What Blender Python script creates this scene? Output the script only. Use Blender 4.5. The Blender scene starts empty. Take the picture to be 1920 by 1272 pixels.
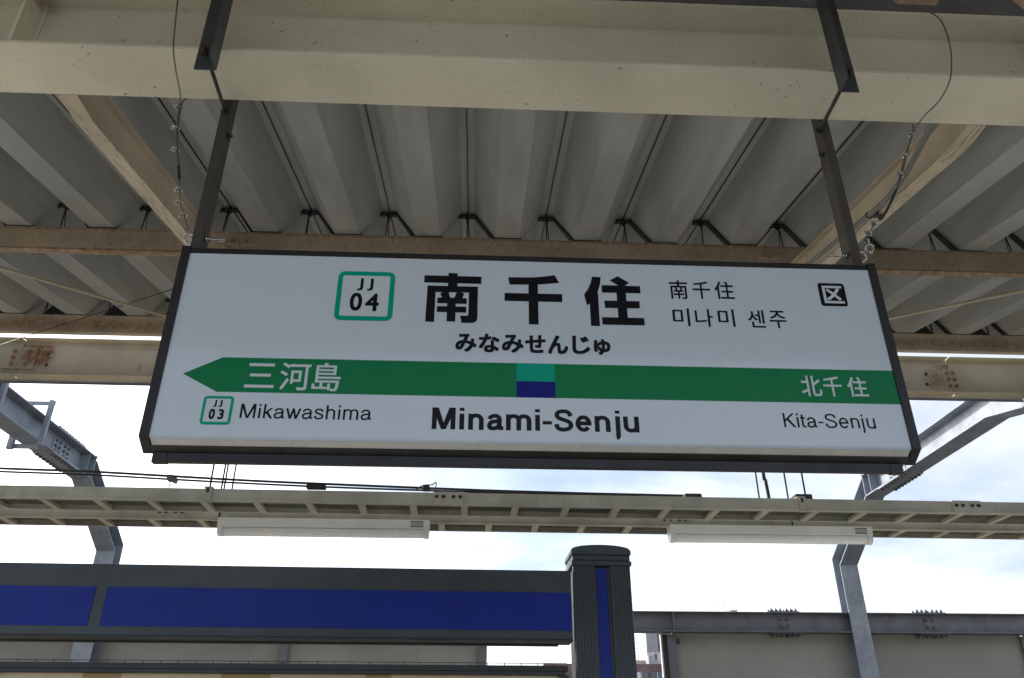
import bpy, bmesh, math, random
from mathutils import Vector, Matrix
random.seed(7)
R = math.radians
sc = bpy.context.scene
COL = sc.collection

# ------------------------------------------------------------------ camera
F_PX, CX, CY = 1489.0, 960.0, 636.0            # focal length and centre in photograph pixels
PITCH, YAW, EYE = R(27.8), R(2.64), Vector((0, 0, 1.6))
cam = bpy.data.cameras.new('camera')
cam.sensor_width = 36.0
cam.lens = 36.0 * F_PX / 1920.0
cam.clip_start = 0.05
cam.clip_end = 5000
cam_o = bpy.data.objects.new('camera', cam)
COL.objects.link(cam_o)
cam_o.location = EYE
cam_o.rotation_euler = (R(90) + PITCH, 0, -YAW)
sc.camera = cam_o

# ------------------------------------------------------------------ light
SUN = Vector((-0.68, 0.50, 0.54)).normalized()  # direction towards the sun: behind the scene, to the left
world = bpy.data.worlds.new('World')
sc.world = world
world.use_nodes = True
nt = world.node_tree
nt.nodes.clear()
def wn(t, **kw):
    n = nt.nodes.new(t)
    for k, v in kw.items(): setattr(n, k, v)
    return n
sky = wn('ShaderNodeTexSky', sky_type='NISHITA', sun_disc=False)
sky.sun_elevation = math.asin(SUN.z)
sky.sun_rotation = math.atan2(SUN.x, SUN.y)
sky.altitude = 20
sky.air_density = 1.0
sky.dust_density = 2.2
sky.ozone_density = 1.0
tc = wn('ShaderNodeTexCoord')
sep = wn('ShaderNodeSeparateXYZ'); nt.links.new(tc.outputs['Generated'], sep.inputs[0])
zz = wn('ShaderNodeMath', operation='MAXIMUM'); nt.links.new(sep.outputs['Z'], zz.inputs[0]); zz.inputs[1].default_value = 0.0
za = wn('ShaderNodeMath', operation='ADD'); nt.links.new(zz.outputs[0], za.inputs[0]); za.inputs[1].default_value = 0.22
dx = wn('ShaderNodeMath', operation='DIVIDE'); nt.links.new(sep.outputs['X'], dx.inputs[0]); nt.links.new(za.outputs[0], dx.inputs[1])
dy = wn('ShaderNodeMath', operation='DIVIDE'); nt.links.new(sep.outputs['Y'], dy.inputs[0]); nt.links.new(za.outputs[0], dy.inputs[1])
cmb = wn('ShaderNodeCombineXYZ'); nt.links.new(dx.outputs[0], cmb.inputs[0]); nt.links.new(dy.outputs[0], cmb.inputs[1])
cmb.inputs[2].default_value = 6.1
noi = wn('ShaderNodeTexNoise'); noi.inputs['Scale'].default_value = 1.25; noi.inputs['Detail'].default_value = 9
noi.inputs['Roughness'].default_value = 0.55; noi.inputs['Distortion'].default_value = 0.25
nt.links.new(cmb.outputs[0], noi.inputs['Vector'])
rmp = wn('ShaderNodeValToRGB'); nt.links.new(noi.outputs['Fac'], rmp.inputs[0])
rmp.color_ramp.elements[0].position = 0.33; rmp.color_ramp.elements[0].color = (0, 0, 0, 1)
rmp.color_ramp.elements[1].position = 0.56; rmp.color_ramp.elements[1].color = (1, 1, 1, 1)
# clouds: brighter where the sky itself is brighter (towards the sun), whiter than the blue
hsv = wn('ShaderNodeHueSaturation'); hsv.inputs['Saturation'].default_value = 0.32; hsv.inputs['Value'].default_value = 2.2
nt.links.new(sky.outputs[0], hsv.inputs['Color'])
hs0 = wn('ShaderNodeHueSaturation'); hs0.inputs['Saturation'].default_value = 0.9; hs0.inputs['Value'].default_value = 1.45
nt.links.new(sky.outputs[0], hs0.inputs['Color'])
mx = wn('ShaderNodeMixRGB'); nt.links.new(rmp.outputs[0], mx.inputs[0]); nt.links.new(hs0.outputs[0], mx.inputs[1]); nt.links.new(hsv.outputs[0], mx.inputs[2])
bg = wn('ShaderNodeBackground'); bg.inputs['Strength'].default_value = 0.15
nt.links.new(mx.outputs[0], bg.inputs['Color'])
wo = wn('ShaderNodeOutputWorld'); nt.links.new(bg.outputs[0], wo.inputs[0])

sun = bpy.data.lights.new('sun', 'SUN')
sun.energy = 5.0
sun.angle = R(0.5)
sun.color = (1.0, 0.94, 0.85)
sun_o = bpy.data.objects.new('sun', sun)
COL.objects.link(sun_o)
sun_o.rotation_euler = (-SUN).to_track_quat('-Z', 'Y').to_euler()
sun_o.location = SUN * 30

sc.view_settings.view_transform = 'Standard'
sc.view_settings.look = 'None'
sc.view_settings.gamma = 1.0
sc.view_settings.use_curve_mapping = False
sc.view_settings.exposure = -0.08
sc.render.engine = 'CYCLES'
sc.cycles.max_bounces = 8
sc.cycles.diffuse_bounces = 5

# ------------------------------------------------------------------ pixel helpers (a pixel gives a direction only)
_fw = Vector((math.sin(YAW) * math.cos(PITCH), math.cos(YAW) * math.cos(PITCH), math.sin(PITCH)))
_rt = Vector((math.cos(YAW), -math.sin(YAW), 0))
_up = _rt.cross(_fw)
def ray(x, y): return _fw + _rt * ((x - CX) / F_PX) - _up * ((y - CY) / F_PX)
def atY(x, y, Y): r = ray(x, y); return EYE + r * (Y / r.y)
def atZ(x, y, Z): r = ray(x, y); return EYE + r * ((Z - EYE.z) / r.z)
def atX(x, y, X): r = ray(x, y); return EYE + r * (X / r.x)
SL = 0.2                                        # slope of the canopy wings
def atS(x, y, z0, y0=4.16):                     # on a plane parallel to the far wing, z0 high at Y = y0
    r = ray(x, y); return EYE + r * ((z0 - SL * y0 - EYE.z) / (r.z - SL * r.y))

# ------------------------------------------------------------------ materials
MATS = {}
RUST = (0.15, 0.058, 0.022)
def mat(name, base, rough=0.5, metal=0.0, var=0.10, vscale=3.0, stretch=(1, 1, 1), rust=0.0, rust_scale=38.0, rthr=(0.60, 0.70),
        zones=(), speck=0.0, speck_col=(0.03, 0.03, 0.028), bump=0.15, bscale=90.0, pthr=(0.38, 0.72), spec=0.5, grain=0.0, spangle=0.0, patch=2.2, streak=0.0):
    if name in MATS: return MATS[name]
    m = bpy.data.materials.new(name); m.use_nodes = True
    n = m.node_tree.nodes; l = m.node_tree.links
    b = n['Principled BSDF']
    b.inputs['Metallic'].default_value = metal
    b.inputs['Specular IOR Level'].default_value = spec
    geo = n.new('ShaderNodeNewGeometry')
    mp = n.new('ShaderNodeVectorMath'); mp.operation = 'MULTIPLY'; mp.inputs[1].default_value = stretch
    l.new(geo.outputs['Position'], mp.inputs[0])
    def noise(scale, detail=4, rough_=0.55, vec=None):
        t = n.new('ShaderNodeTexNoise'); t.inputs['Scale'].default_value = scale; t.inputs['Detail'].default_value = detail
        t.inputs['Roughness'].default_value = rough_
        l.new((vec or mp.outputs[0]), t.inputs['Vector']); return t.outputs['Fac']
    def ramp(src, a, c):
        t = n.new('ShaderNodeMapRange'); t.interpolation_type = 'SMOOTHSTEP'
        t.inputs['From Min'].default_value = a; t.inputs['From Max'].default_value = c
        l.new(src, t.inputs['Value']); return t.outputs['Result']
    def math2(op, a, c):
        t = n.new('ShaderNodeMath'); t.operation = op; t.use_clamp = True
        for i, v in enumerate((a, c)):
            if isinstance(v, (int, float)): t.inputs[i].default_value = v
            else: l.new(v, t.inputs[i])
        return t.outputs[0]
    def mixc(fac, a, c, mode='MIX'):
        t = n.new('ShaderNodeMixRGB'); t.blend_type = mode
        if isinstance(fac, (int, float)): t.inputs[0].default_value = fac
        else: l.new(fac, t.inputs[0])
        for i, v in ((1, a), (2, c)):
            if isinstance(v, tuple): t.inputs[i].default_value = v if len(v) == 4 else (*v, 1)
            else: l.new(v, t.inputs[i])
        return t.outputs[0]
    dark = tuple(c * (1 - 2.2 * var) for c in base); light = tuple(min(1, c * (1 + var)) for c in base)
    col = mixc(ramp(noise(vscale, 5), 0.3, 0.7), dark, light)
    col = mixc(math2('MULTIPLY', ramp(noise(vscale * 9, 3), 0.45, 0.75), min(1, var * 3.0)), col, tuple(c * 0.8 for c in base))
    if streak:
        sv = n.new('ShaderNodeVectorMath'); sv.operation = 'MULTIPLY'; sv.inputs[1].default_value = (14, 14, 0.7)
        l.new(geo.outputs['Position'], sv.inputs[0])
        col = mixc(math2('MULTIPLY', ramp(noise(1.0, 4, 0.6, sv.outputs[0]), 0.45, 0.8), streak), col, tuple(c * 0.45 for c in base))
    if grain:      # peeling paint in long wavy lines
        gv = n.new('ShaderNodeVectorMath'); gv.operation = 'MULTIPLY'; gv.inputs[1].default_value = (22, 0.75, 6)
        l.new(geo.outputs['Position'], gv.inputs[0])
        g = noise(1.0, 3, 0.5, gv.outputs[0])
        for c0 in (0.41, 0.5, 0.58):
            d = math2('ABSOLUTE', math2('SUBTRACT', g, c0), 0)
            t = n.new('ShaderNodeMath'); t.operation = 'SUBTRACT'; l.new(g, t.inputs[0]); t.inputs[1].default_value = c0
            a = n.new('ShaderNodeMath'); a.operation = 'ABSOLUTE'; l.new(t.outputs[0], a.inputs[0])
            msk = ramp(a.outputs[0], 0.013, 0.002)
            col = mixc(math2('MULTIPLY', msk, grain), col, tuple(c * 0.42 for c in base))
    if spangle:
        v = n.new('ShaderNodeTexVoronoi'); v.inputs['Scale'].default_value = 55; l.new(mp.outputs[0], v.inputs['Vector'])
        bw = n.new('ShaderNodeRGBToBW'); l.new(v.outputs['Color'], bw.inputs[0])
        col = mixc(math2('MULTIPLY', bw.outputs[0], spangle), col, tuple(min(1, c * 1.5) for c in base))
    if speck:
        col = mixc(math2('MULTIPLY', ramp(noise(rust_scale * 2.4, 4, 0.6), 0.68, 0.73), speck), col, speck_col)
    rmask = None; zmask = None
    if rust:
        sp_ = ramp(noise(rust_scale, 5, 0.62), *rthr)
        pa = ramp(noise(patch, 3), *pthr)
        rmask = math2('MULTIPLY', math2('MULTIPLY', sp_, pa), rust)
    for (c, rad, amt) in zones:
        dv = n.new('ShaderNodeVectorMath'); dv.operation = 'SUBTRACT'; l.new(geo.outputs['Position'], dv.inputs[0]); dv.inputs[1].default_value = c
        sv = n.new('ShaderNodeVectorMath'); sv.operation = 'DIVIDE'; l.new(dv.outputs[0], sv.inputs[0]); sv.inputs[1].default_value = rad
        ln = n.new('ShaderNodeVectorMath'); ln.operation = 'LENGTH'; l.new(sv.outputs[0], ln.inputs[0])
        z = math2('MULTIPLY', ramp(ln.outputs['Value'], 1.1, 0.35), amt)
        z = math2('MULTIPLY', z, ramp(noise(26, 6, 0.7), 0.22, 0.72))
        zmask = z if zmask is None else math2('ADD', zmask, z)
    if zmask is not None:
        zc = mixc(ramp(noise(45, 5, 0.65), 0.35, 0.68), (0.17, 0.075, 0.032), (0.31, 0.17, 0.085))
        col = mixc(zmask, col, zc)
    rv = ramp(noise(14, 3), 0.2, 0.8)
    t = n.new('ShaderNodeMapRange'); t.inputs['To Min'].default_value = max(0.02, rough - 0.08); t.inputs['To Max'].default_value = min(1, rough + 0.08)
    l.new(rv, t.inputs['Value']); ro = t.outputs['Result']
    if rmask is not None:
        rc = mixc(ramp(noise(60, 3), 0.35, 0.65), RUST, tuple(c * 1.9 for c in RUST))
        col = mixc(rmask, col, rc)
        mr = n.new('ShaderNodeMix'); mr.data_type = 'FLOAT'; l.new(rmask, mr.inputs[0]); l.new(ro, mr.inputs[2]); mr.inputs[3].default_value = 0.9
        ro = mr.outputs[0]
    l.new(col, b.inputs['Base Color']); l.new(ro, b.inputs['Roughness'])
    if bump:
        bp = n.new('ShaderNodeBump'); bp.inputs['Strength'].default_value = bump; bp.inputs['Distance'].default_value = 0.004
        l.new(noise(bscale, 4), bp.inputs['Height']); l.new(bp.outputs[0], b.inputs['Normal'])
    MATS[name] = m
    return m

CREAM = (0.76, 0.745, 0.61)
M_beam = mat('beam_paint', CREAM, 0.55, var=0.07, vscale=1.6, rust=0.9, rust_scale=52, rthr=(0.635, 0.67), patch=4.0, pthr=(0.42, 0.66), speck=0.55, speck_col=(0.10, 0.06, 0.035), bump=0.2, bscale=140,
             zones=[((-1.69, 2.12, 4.13), (0.10, 0.10, 0.05), 0.8)])
M_purlin = mat('purlin_paint', (0.50, 0.43, 0.335), 0.65, var=0.10, rust=0.95, rust_scale=62, rthr=(0.575, 0.64), patch=4.5, pthr=(0.40, 0.62), bump=0.3, speck=0.3, speck_col=RUST,
               zones=[((0, 4.17, 4.352), (60, 0.06, 0.016), 1.0), ((0, 6.0, 4.78), (60, 0.2, 0.07), 0.8), ((0, 4.16, 4.45), (60, 0.05, 0.09), 0.34), ((0, 4.16, 4.505), (60, 0.05, 0.012), 0.7)])
M_rafter = mat('rafter_paint', (0.56, 0.49, 0.38), 0.6, var=0.08, rust=0.5, rust_scale=30, patch=1.6, speck=0.25)
M_rafter_b = mat('rafter_flaking_paint', (0.60, 0.53, 0.415), 0.65, var=0.08, rust=0.35, rust_scale=30, grain=0.85)
M_deck = mat('roof_sheet_coating', (0.35, 0.366, 0.366), 0.5, var=0.085, vscale=1.1, stretch=(5, 0.35, 5), speck=0.35, rust_scale=24, speck_col=(0.52, 0.52, 0.50), bump=0.05, bscale=40)
M_deck_old = mat('roof_sheet_insulated', (0.62, 0.47, 0.33), 0.9, var=0.16, vscale=5, speck=0.9, rust_scale=30, speck_col=(0.05, 0.035, 0.02), bump=0.7, bscale=60)
M_seam = mat('seam_dark', (0.02, 0.02, 0.02), 0.6, var=0.1)
M_black = mat('blackened_steel', (0.022, 0.021, 0.021), 0.55, var=0.15)
M_bronze = mat('dark_frame_aluminium', (0.017, 0.018, 0.023), 0.36, spec=0.35, var=0.06, vscale=2, bump=0.03, bscale=250)
M_bronze2 = mat('dark_rail_aluminium', (0.030, 0.028, 0.027), 0.42, var=0.22, vscale=9, bump=0.1)
M_angle = mat('slate_painted_angle', (0.045, 0.055, 0.066), 0.45, var=0.12, vscale=6)
M_post = mat('brown_grey_channel', (0.055, 0.050, 0.045), 0.55, var=0.12, vscale=6, speck=0.2)
M_white = mat('sign_acrylic', (0.61, 0.695, 0.79), 0.03, var=0.006, vscale=1.5, bump=0.0, spec=0.5)
M_white2 = mat('sign_bottom_acrylic', (0.70, 0.69, 0.65), 0.25, var=0.05, vscale=8, bump=0.0)
M_green = mat('sign_green', (0.006, 0.20, 0.075), 0.22, var=0.01, bump=0.0, spec=0.12)
M_teal = mat('sign_teal', (0.0, 0.36, 0.24), 0.22, var=0.01, bump=0.0, spec=0.12)
M_navy = mat('sign_navy', (0.006, 0.010, 0.20), 0.22, var=0.01, bump=0.0, spec=0.12)
M_ink = mat('sign_black_film', (0.010, 0.011, 0.016), 0.25, var=0.01, bump=0.0, spec=0.12)
M_film = mat('sign_white_film', (0.60, 0.69, 0.74), 0.2, var=0.01, bump=0.0, spec=0.12)
M_galv = mat('galvanised_steel', (0.245, 0.28, 0.335), 0.52, metal=0.15, var=0.14, vscale=4, spangle=0.45, streak=0.25, bump=0.08)
M_galvd = mat('galvanised_rail', (0.14, 0.15, 0.175), 0.55, metal=0.1, var=0.12, vscale=5, spangle=0.25, streak=0.2)
M_bolt = mat('dull_bolt_steel', (0.12, 0.12, 0.13), 0.5, metal=0.4, var=0.15)
M_boltr = mat('rusty_bolt', (0.30, 0.20, 0.13), 0.7, var=0.2, rust=0.9, rust_scale=40, patch=9)
M_dot = mat('brown_bolt', (0.05, 0.025, 0.018), 0.7, var=0.2)
M_zinc = mat('bright_zinc', (0.55, 0.56, 0.57), 0.22, metal=0.9, var=0.08, vscale=40, bump=0.0)
M_wire = mat('wire_rope', (0.16, 0.16, 0.155), 0.45, metal=0.5, var=0.15, vscale=60, bump=0.6, bscale=700)
M_sleeve = mat('shrink_sleeve', (0.03, 0.03, 0.032), 0.6, var=0.1)
M_tray = mat('ladder_paint', (0.46, 0.45, 0.39), 0.6, var=0.09, vscale=5, streak=0.35, speck=0.2, bump=0.12)
M_cable = mat('cable_sheath', (0.10, 0.085, 0.07), 0.6, var=0.25, vscale=8)
M_cable2 = mat('cable_sheath_dark', (0.035, 0.037, 0.037), 0.55, var=0.2, vscale=8)
M_cableg = mat('cable_sheath_green', (0.02, 0.10, 0.07), 0.5, var=0.2, vscale=8)
M_lampb = mat('lamp_body_enamel', (0.80, 0.84, 0.87), 0.35, var=0.03, vscale=6, bump=0.02)
M_lampd = mat('lamp_diffuser', (0.88, 0.91, 0.95), 0.25, var=0.02, vscale=6, bump=0.0)
M_paper = mat('lamp_label', (0.42, 0.44, 0.47), 0.6, var=0.1, vscale=90)
M_slate = mat('board_slate', (0.052, 0.072, 0.094), 0.42, var=0.09, vscale=3, streak=0.25, bump=0.06)
M_slated = mat('board_dark', (0.030, 0.037, 0.046), 0.45, var=0.1, vscale=4)
M_blue = mat('board_blue', (0.012, 0.034, 0.33), 0.45, var=0.05, vscale=3, bump=0.03, spec=0.25, streak=0.12)
M_poster = mat('board_poster', (0.55, 0.47, 0.30), 0.3, var=0.05, bump=0.0)
M_poster2 = mat('board_poster_tan', (0.34, 0.24, 0.10), 0.3, var=0.05, bump=0.0)
M_panel = mat('barrier_panel', (0.29, 0.288, 0.275), 0.7, var=0.06, vscale=1.2, streak=0.12)
M_conc = mat('concrete', (0.58, 0.55, 0.485), 0.85, var=0.12, vscale=1.4, speck=0.3, bump=0.4, bscale=60)
M_ballast = mat('ballast', (0.055, 0.048, 0.042), 0.95, var=0.3, vscale=9, bump=1.0, bscale=22)
M_yellow = mat('tactile_yellow', (0.62, 0.42, 0.05), 0.6, var=0.08)
M_ground = mat('ground_mix', (0.09, 0.09, 0.085), 0.95, var=0.3, vscale=0.03, bump=0.0)
M_rail = mat('rail_steel', (0.17, 0.12, 0.09), 0.5, metal=0.4, var=0.2)
M_tower = mat('tower_tile', (0.80, 0.83, 0.88), 0.6, var=0.06, vscale=0.5)  # base colour brightened to stand in for haze over the distance
M_screen = mat('tower_screen', (0.40, 0.43, 0.47), 0.7, var=0.1, vscale=2)  # grey lifted as well, haze put into the colour
M_brick = mat('brown_tile', (0.24, 0.15, 0.14), 0.7, var=0.15, vscale=1)  # brown made paler and more purple, with haze mixed into the colour
M_glass = mat('window_glass', (0.10, 0.13, 0.16), 0.08, var=0.2, vscale=0.6, bump=0.0)
M_tank = mat('tank_frp', (0.50, 0.50, 0.47), 0.6, var=0.08)
M_hole = mat('hole_dark', (0.05, 0.052, 0.055), 0.8, var=0.1)
M_conduit = mat('conduit_grey', (0.16, 0.165, 0.16), 0.45, var=0.08, vscale=10)

_b = M_lampd.node_tree.nodes['Principled BSDF']           # milky plastic lets light through
_b.inputs['Subsurface Weight'].default_value = 0.8
_b.inputs['Subsurface Radius'].default_value = (0.05, 0.05, 0.05)
_b.inputs['Subsurface Scale'].default_value = 1.0

# ------------------------------------------------------------------ mesh helpers
class MB:
    def __init__(s): s.v = []; s.f = []; s.smooth = set()
    def quad_prism(s, a, b):                       # two equal-length loops joined and capped
        n = len(a); o = len(s.v); s.v += [tuple(p) for p in a] + [tuple(p) for p in b]
        s.f.append(tuple(o + i for i in reversed(range(n)))); s.f.append(tuple(o + n + i for i in range(n)))
        for i in range(n):
            j = (i + 1) % n; s.f.append((o + i, o + j, o + n + j, o + n + i))
        return s
    def box(s, x0, x1, y0, y1, z0, z1):
        a = [(x0, y0, z0), (x1, y0, z0), (x1, y1, z0), (x0, y1, z0)]
        return s.quad_prism(a, [(p[0], p[1], z1) for p in a])
    def yz(s, poly, x0, x1): return s.quad_prism([(x0, y, z) for y, z in poly], [(x1, y, z) for y, z in poly])
    def xz(s, poly, y0, y1): return s.quad_prism([(x, y0, z) for x, z in poly], [(x, y1, z) for x, z in poly])
    def xy(s, poly, z0, z1): return s.quad_prism([(x, y, z0) for x, y in poly], [(x, y, z1) for x, y in poly])
    def strip_yz(s, path, t, x0, x1):              # a bent plate: path in Y-Z, thickness t to the left of travel
        off = []
        for i, p in enumerate(path):
            d0 = Vector(path[i]) - Vector(path[i - 1]) if i > 0 else None
            d1 = Vector(path[i + 1]) - Vector(path[i]) if i < len(path) - 1 else None
            ns = [Vector((-d.y, d.x)).normalized() for d in (d0, d1) if d is not None]
            nn = sum(ns, Vector((0, 0))); nn.normalize(); k = t / max(0.3, nn.dot(ns[0]))
            off.append((p[0] + nn.x * k, p[1] + nn.y * k))
        for i in range(len(path) - 1):
            s.yz([path[i], path[i + 1], off[i + 1], off[i]], x0, x1)
        return s
    def tube(s, pts, r, n=8, cap=True):
        pts = [Vector(p) for p in pts]; o = len(s.v); m = len(pts); prev = None
        for i, p in enumerate(pts):
            d = (pts[min(i + 1, m - 1)] - pts[max(i - 1, 0)]).normalized()
            if prev is None:
                ref = Vector((0, 0, 1)) if abs(d.z) < 0.9 else Vector((1, 0, 0)); u = d.cross(ref).normalized()
            else: u = (prev - d * prev.dot(d)).normalized()
            prev = u; w = d.cross(u)
            rr = r[i] if isinstance(r, (list, tuple)) else r
            for k in range(n):
                a = 2 * math.pi * k / n; s.v.append(tuple(p + (u * math.cos(a) + w * math.sin(a)) * rr))
        for i in range(m - 1):
            for k in range(n):
                k2 = (k + 1) % n; s.smooth.add(len(s.f))
                s.f.append((o + i * n + k, o + i * n + k2, o + (i + 1) * n + k2, o + (i + 1) * n + k))
        if cap:
            s.f.append(tuple(o + k for k in reversed(range(n)))); s.f.append(tuple(o + (m - 1) * n + k for k in range(n)))
        return s
    def cyl(s, a, b, r, n=10): return s.tube([a, b], r, n)
    def ring(s, c, axis, rad, r, n=20, m=6, a0=0, a1=2 * math.pi):
        c = Vector(c); axis = Vector(axis).normalized()
        ref = Vector((0, 0, 1)) if abs(axis.z) < 0.9 else Vector((1, 0, 0))
        u = axis.cross(ref).normalized(); w = axis.cross(u)
        k = n if a1 - a0 > 6.2 else n
        return s.tube([c + (u * math.cos(a0 + (a1 - a0) * i / k) + w * math.sin(a0 + (a1 - a0) * i / k)) * rad for i in range(k + 1)], r, m)
    def build(s, name, material, parent=None, bevel=0.0):
        me = bpy.data.meshes.new(name); me.from_pydata(s.v, [], s.f)
        bm = bmesh.new(); bm.from_mesh(me); bmesh.ops.recalc_face_normals(bm, faces=bm.faces); bm.to_mesh(me); bm.free()
        for i in s.smooth: me.polygons[i].use_smooth = True
        me.materials.append(material)
        o = bpy.data.objects.new(name, me); COL.objects.link(o)
        if parent is not None:
            o.parent = parent; o.matrix_parent_inverse = Matrix.Translation(parent.location).inverted() if parent.type == 'EMPTY' and parent.rotation_euler.z == 0 else Matrix()
        if bevel:
            b = o.modifiers.new('edge', 'BEVEL'); b.width = bevel; b.segments = 2; b.limit_method = 'ANGLE'; b.angle_limit = R(40)
        return o

def tag(o, label=None, cat=None, group=None, kind=None):
    if label: o['label'] = label
    if cat: o['category'] = cat
    if group: o['group'] = group
    if kind: o['kind'] = kind
    return o
def thing(name, label, cat, loc=(0, 0, 0), group=None, rz=0.0):
    o = bpy.data.objects.new(name, None); COL.objects.link(o); o.empty_display_size = 0.2
    o.location = loc; o.rotation_euler = (0, 0, rz)
    return tag(o, label, cat, group)
def copy_tree(o, parent=None):
    c = o.copy(); COL.objects.link(c)
    if parent is not None: c.parent = parent
    for ch in list(o.children): copy_tree(ch, c)
    return c

# ------------------------------------------------------------------ setting: ground, viaduct, platform, track
MB().box(-1500, 1500, -1500, 2500, -9.2, -9.0).build('ground', M_ground)['kind'] = 'structure'
MB().box(-60, 60, -9, 12.5, -2.2, -1.3).build('viaduct_deck', M_ballast)['kind'] = 'structure'
MB().box(-60, 60, 7.1, 11.9, -1.29, -1.0).build('ballast_bed', M_ballast)['kind'] = 'structure'
pl = MB().box(-60, 60, -2.6, 6.95, -1.29, 0.0).build('platform', M_conc); pl['kind'] = 'structure'
MB().box(-60, 60, 5.75, 6.05, 0.0, 0.006).build('tactile_strip', M_yellow, pl)
for yy in (8.05, 9.12):
    MB().box(-60, 60, yy - 0.035, yy + 0.035, -0.98, -0.84).build('running_rail', M_rail)['kind'] = 'structure'

# ------------------------------------------------------------------ canopy: girders, rafters, purlins, roof sheets
RAFT_X = (-5.13, -1.586, 1.966, 5.5)
g = thing('main_girder', 'deep cream painted steel girder crossing above the sign, rust flecks on its underside', 'girder', (0, 2.19, 3.83))
MB().box(-12, 12, 2.068, 2.312, 3.83, 3.844).build('bottom_flange', M_beam, g, 0.002)
MB().box(-12, 12, 2.185, 2.195, 3.8435, 4.1565).build('web', M_beam, g)
MB().box(-12, 12, 2.068, 2.312, 4.156, 4.170).build('top_flange', M_beam, g, 0.002)
for x in RAFT_X:                                # stiffener plate with coped corner, weld bead down its foot
    xo = x - 0.105 if x < 0 else x + 0.215
    c = 0.035
    MB().yz([(2.075, 3.8445), (2.1845, 3.8445), (2.1845, 4.1555), (2.075, 4.1555)], xo - 0.006, xo + 0.006).build('stiffener', M_beam, g, 0.001)
    pts = [(xo + 0.008, 2.180, 3.85 + 0.02 * i) for i in range(16)]
    MB().tube(pts, [0.006 + 0.004 * random.random() for _ in pts], 6).build('weld_bead', M_beam, g)

for x in RAFT_X:
    side = 'left' if x < 0 else 'right'
    lab = {-5.13: 'cream rafter carrying the outer end of the left brace rod', -1.586: 'flaking cream rafter behind the left sign hanger',
           1.966: 'flaking cream rafter with a grey conduit beside it', 5.5: 'cream rafter carrying the outer end of the right brace rod'}[x]
    r = thing('rafter', lab, 'rafter', (x, 2.3, 3.8), 'rafters of the canopy wing')
    def zz_(y, z0): return z0 + SL * (y - 4.16)
    y0, y1 = 2.316, 6.25
    for nm, za_, zb_, hw, mm in (('bottom_flange', 4.172, 4.181, 0.036, M_rafter_b), ('web', 4.1805, 4.3405, 0.004, M_rafter), ('top_flange', 4.340, 4.348, 0.036, M_rafter)):
        if nm == 'bottom_flange':                 # the end is cut level with the girder flange it is welded to
            yk = 2.46
            mb = MB().yz([(yk, zz_(yk, za_)), (y1, zz_(y1, za_)), (y1, zz_(y1, zb_)), (yk, zz_(yk, zb_))], x - hw, x + hw)
            mb.yz([(y0, zz_(yk, za_)), (yk - 0.0002, zz_(yk, za_)), (yk - 0.0002, zz_(yk, zb_)), (y0, zz_(yk, zb_))], x - hw, x + hw).build(nm, mm, r)
        elif nm == 'web':
            MB().yz([(y0, zz_(2.46, za_)), (2.46, zz_(2.46, za_)), (y1, zz_(y1, za_)), (y1, zz_(y1, zb_)), (y0, zz_(y0, zb_))], x - hw, x + hw).build(nm, mm, r)
        else:
            MB().yz([(y0, zz_(y0, za_)), (y1, zz_(y1, za_)), (y1, zz_(y1, zb_)), (y0, zz_(y0, zb_))], x - hw, x + hw).build(nm, mm, r)
    x = {-5.13: -6.9, -1.586: -3.4, 1.966: 3.4, 5.5: 6.9}[x]
    r2 = thing('rafter', 'cream rafter under the near canopy wing, overhead behind the girder', 'rafter', (x, 2.1, 3.8), 'rafters of the near canopy wing')
    def zn(y, z0): return z0 + SL * (2.19 - y)
    y0, y1 = 2.18, -1.9
    for nm, za_, zb_, hw, mm in (('bottom_flange', 3.795, 3.804, 0.036, M_rafter_b), ('web', 3.8035, 3.9635, 0.004, M_rafter), ('top_flange', 3.963, 3.971, 0.036, M_rafter)):
        MB().yz([(y0, zn(y0, za_)), (y1, zn(y1, za_)), (y1, zn(y1, zb_)), (y0, zn(y0, zb_))], x - hw, x + hw).build(nm, mm, r2)

def purlin(y, ztop, label, group, fwd=1):
    p = thing('purlin', label, 'purlin', (0, y, ztop), group)
    MB().box(-12, 12, min(y, y + 0.005 * fwd), max(y, y + 0.005 * fwd), ztop - 0.162, ztop).build('web', M_purlin, p)
    a, b = sorted((y + 0.0048 * fwd, y + 0.05 * fwd))
    MB().box(-12, 12, a, b, ztop - 0.162, ztop - 0.156).build('bottom_flange', M_purlin, p)
    MB().box(-12, 12, a, b, ztop - 0.006, ztop).build('top_flange', M_purlin, p)
    return p
p1 = purlin(4.16, 4.512, 'rust speckled channel purlin passing just above the sign top', 'purlins of the far canopy wing')
p2 = purlin(5.93, 4.868, 'brown rusty eave purlin at the outer end of the roof sheets', 'purlins of the far canopy wing')
purlin(0.22, 4.512, 'channel purlin under the near wing, above the viewer', 'purlins of the near canopy wing', -1)
purlin(-1.55, 4.868, 'eave purlin of the near wing behind the viewer', 'purlins of the near canopy wing', -1)
for (xa, xb, ya, yb) in ((426, 475, 444.5, 461.5), (1418, 1466, 468.5, 487)):       # splice plates with rusty bolts on the purlin
    a = atY(xa, ya, 4.15); b = atY(xb, yb, 4.15)
    xm = (a.x + b.x) / 2
    pt = MB().box(a.x, xm - 0.012, 4.150, 4.1602, b.z + 0.01, a.z - 0.02).box(xm + 0.012, b.x, 4.150, 4.1602, b.z + 0.01, a.z - 0.02).build('splice_plate', M_purlin, p1, 0.002)
    for xq in ((a.x + xm) / 2, (b.x + xm) / 2):
        MB().cyl((xq, 4.135, (a.z + b.z) / 2 - 0.005), (xq, 4.151, (a.z + b.z) / 2 - 0.005), 0.011, 6).build('bolt', M_boltr, p1, 0.002)

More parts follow.
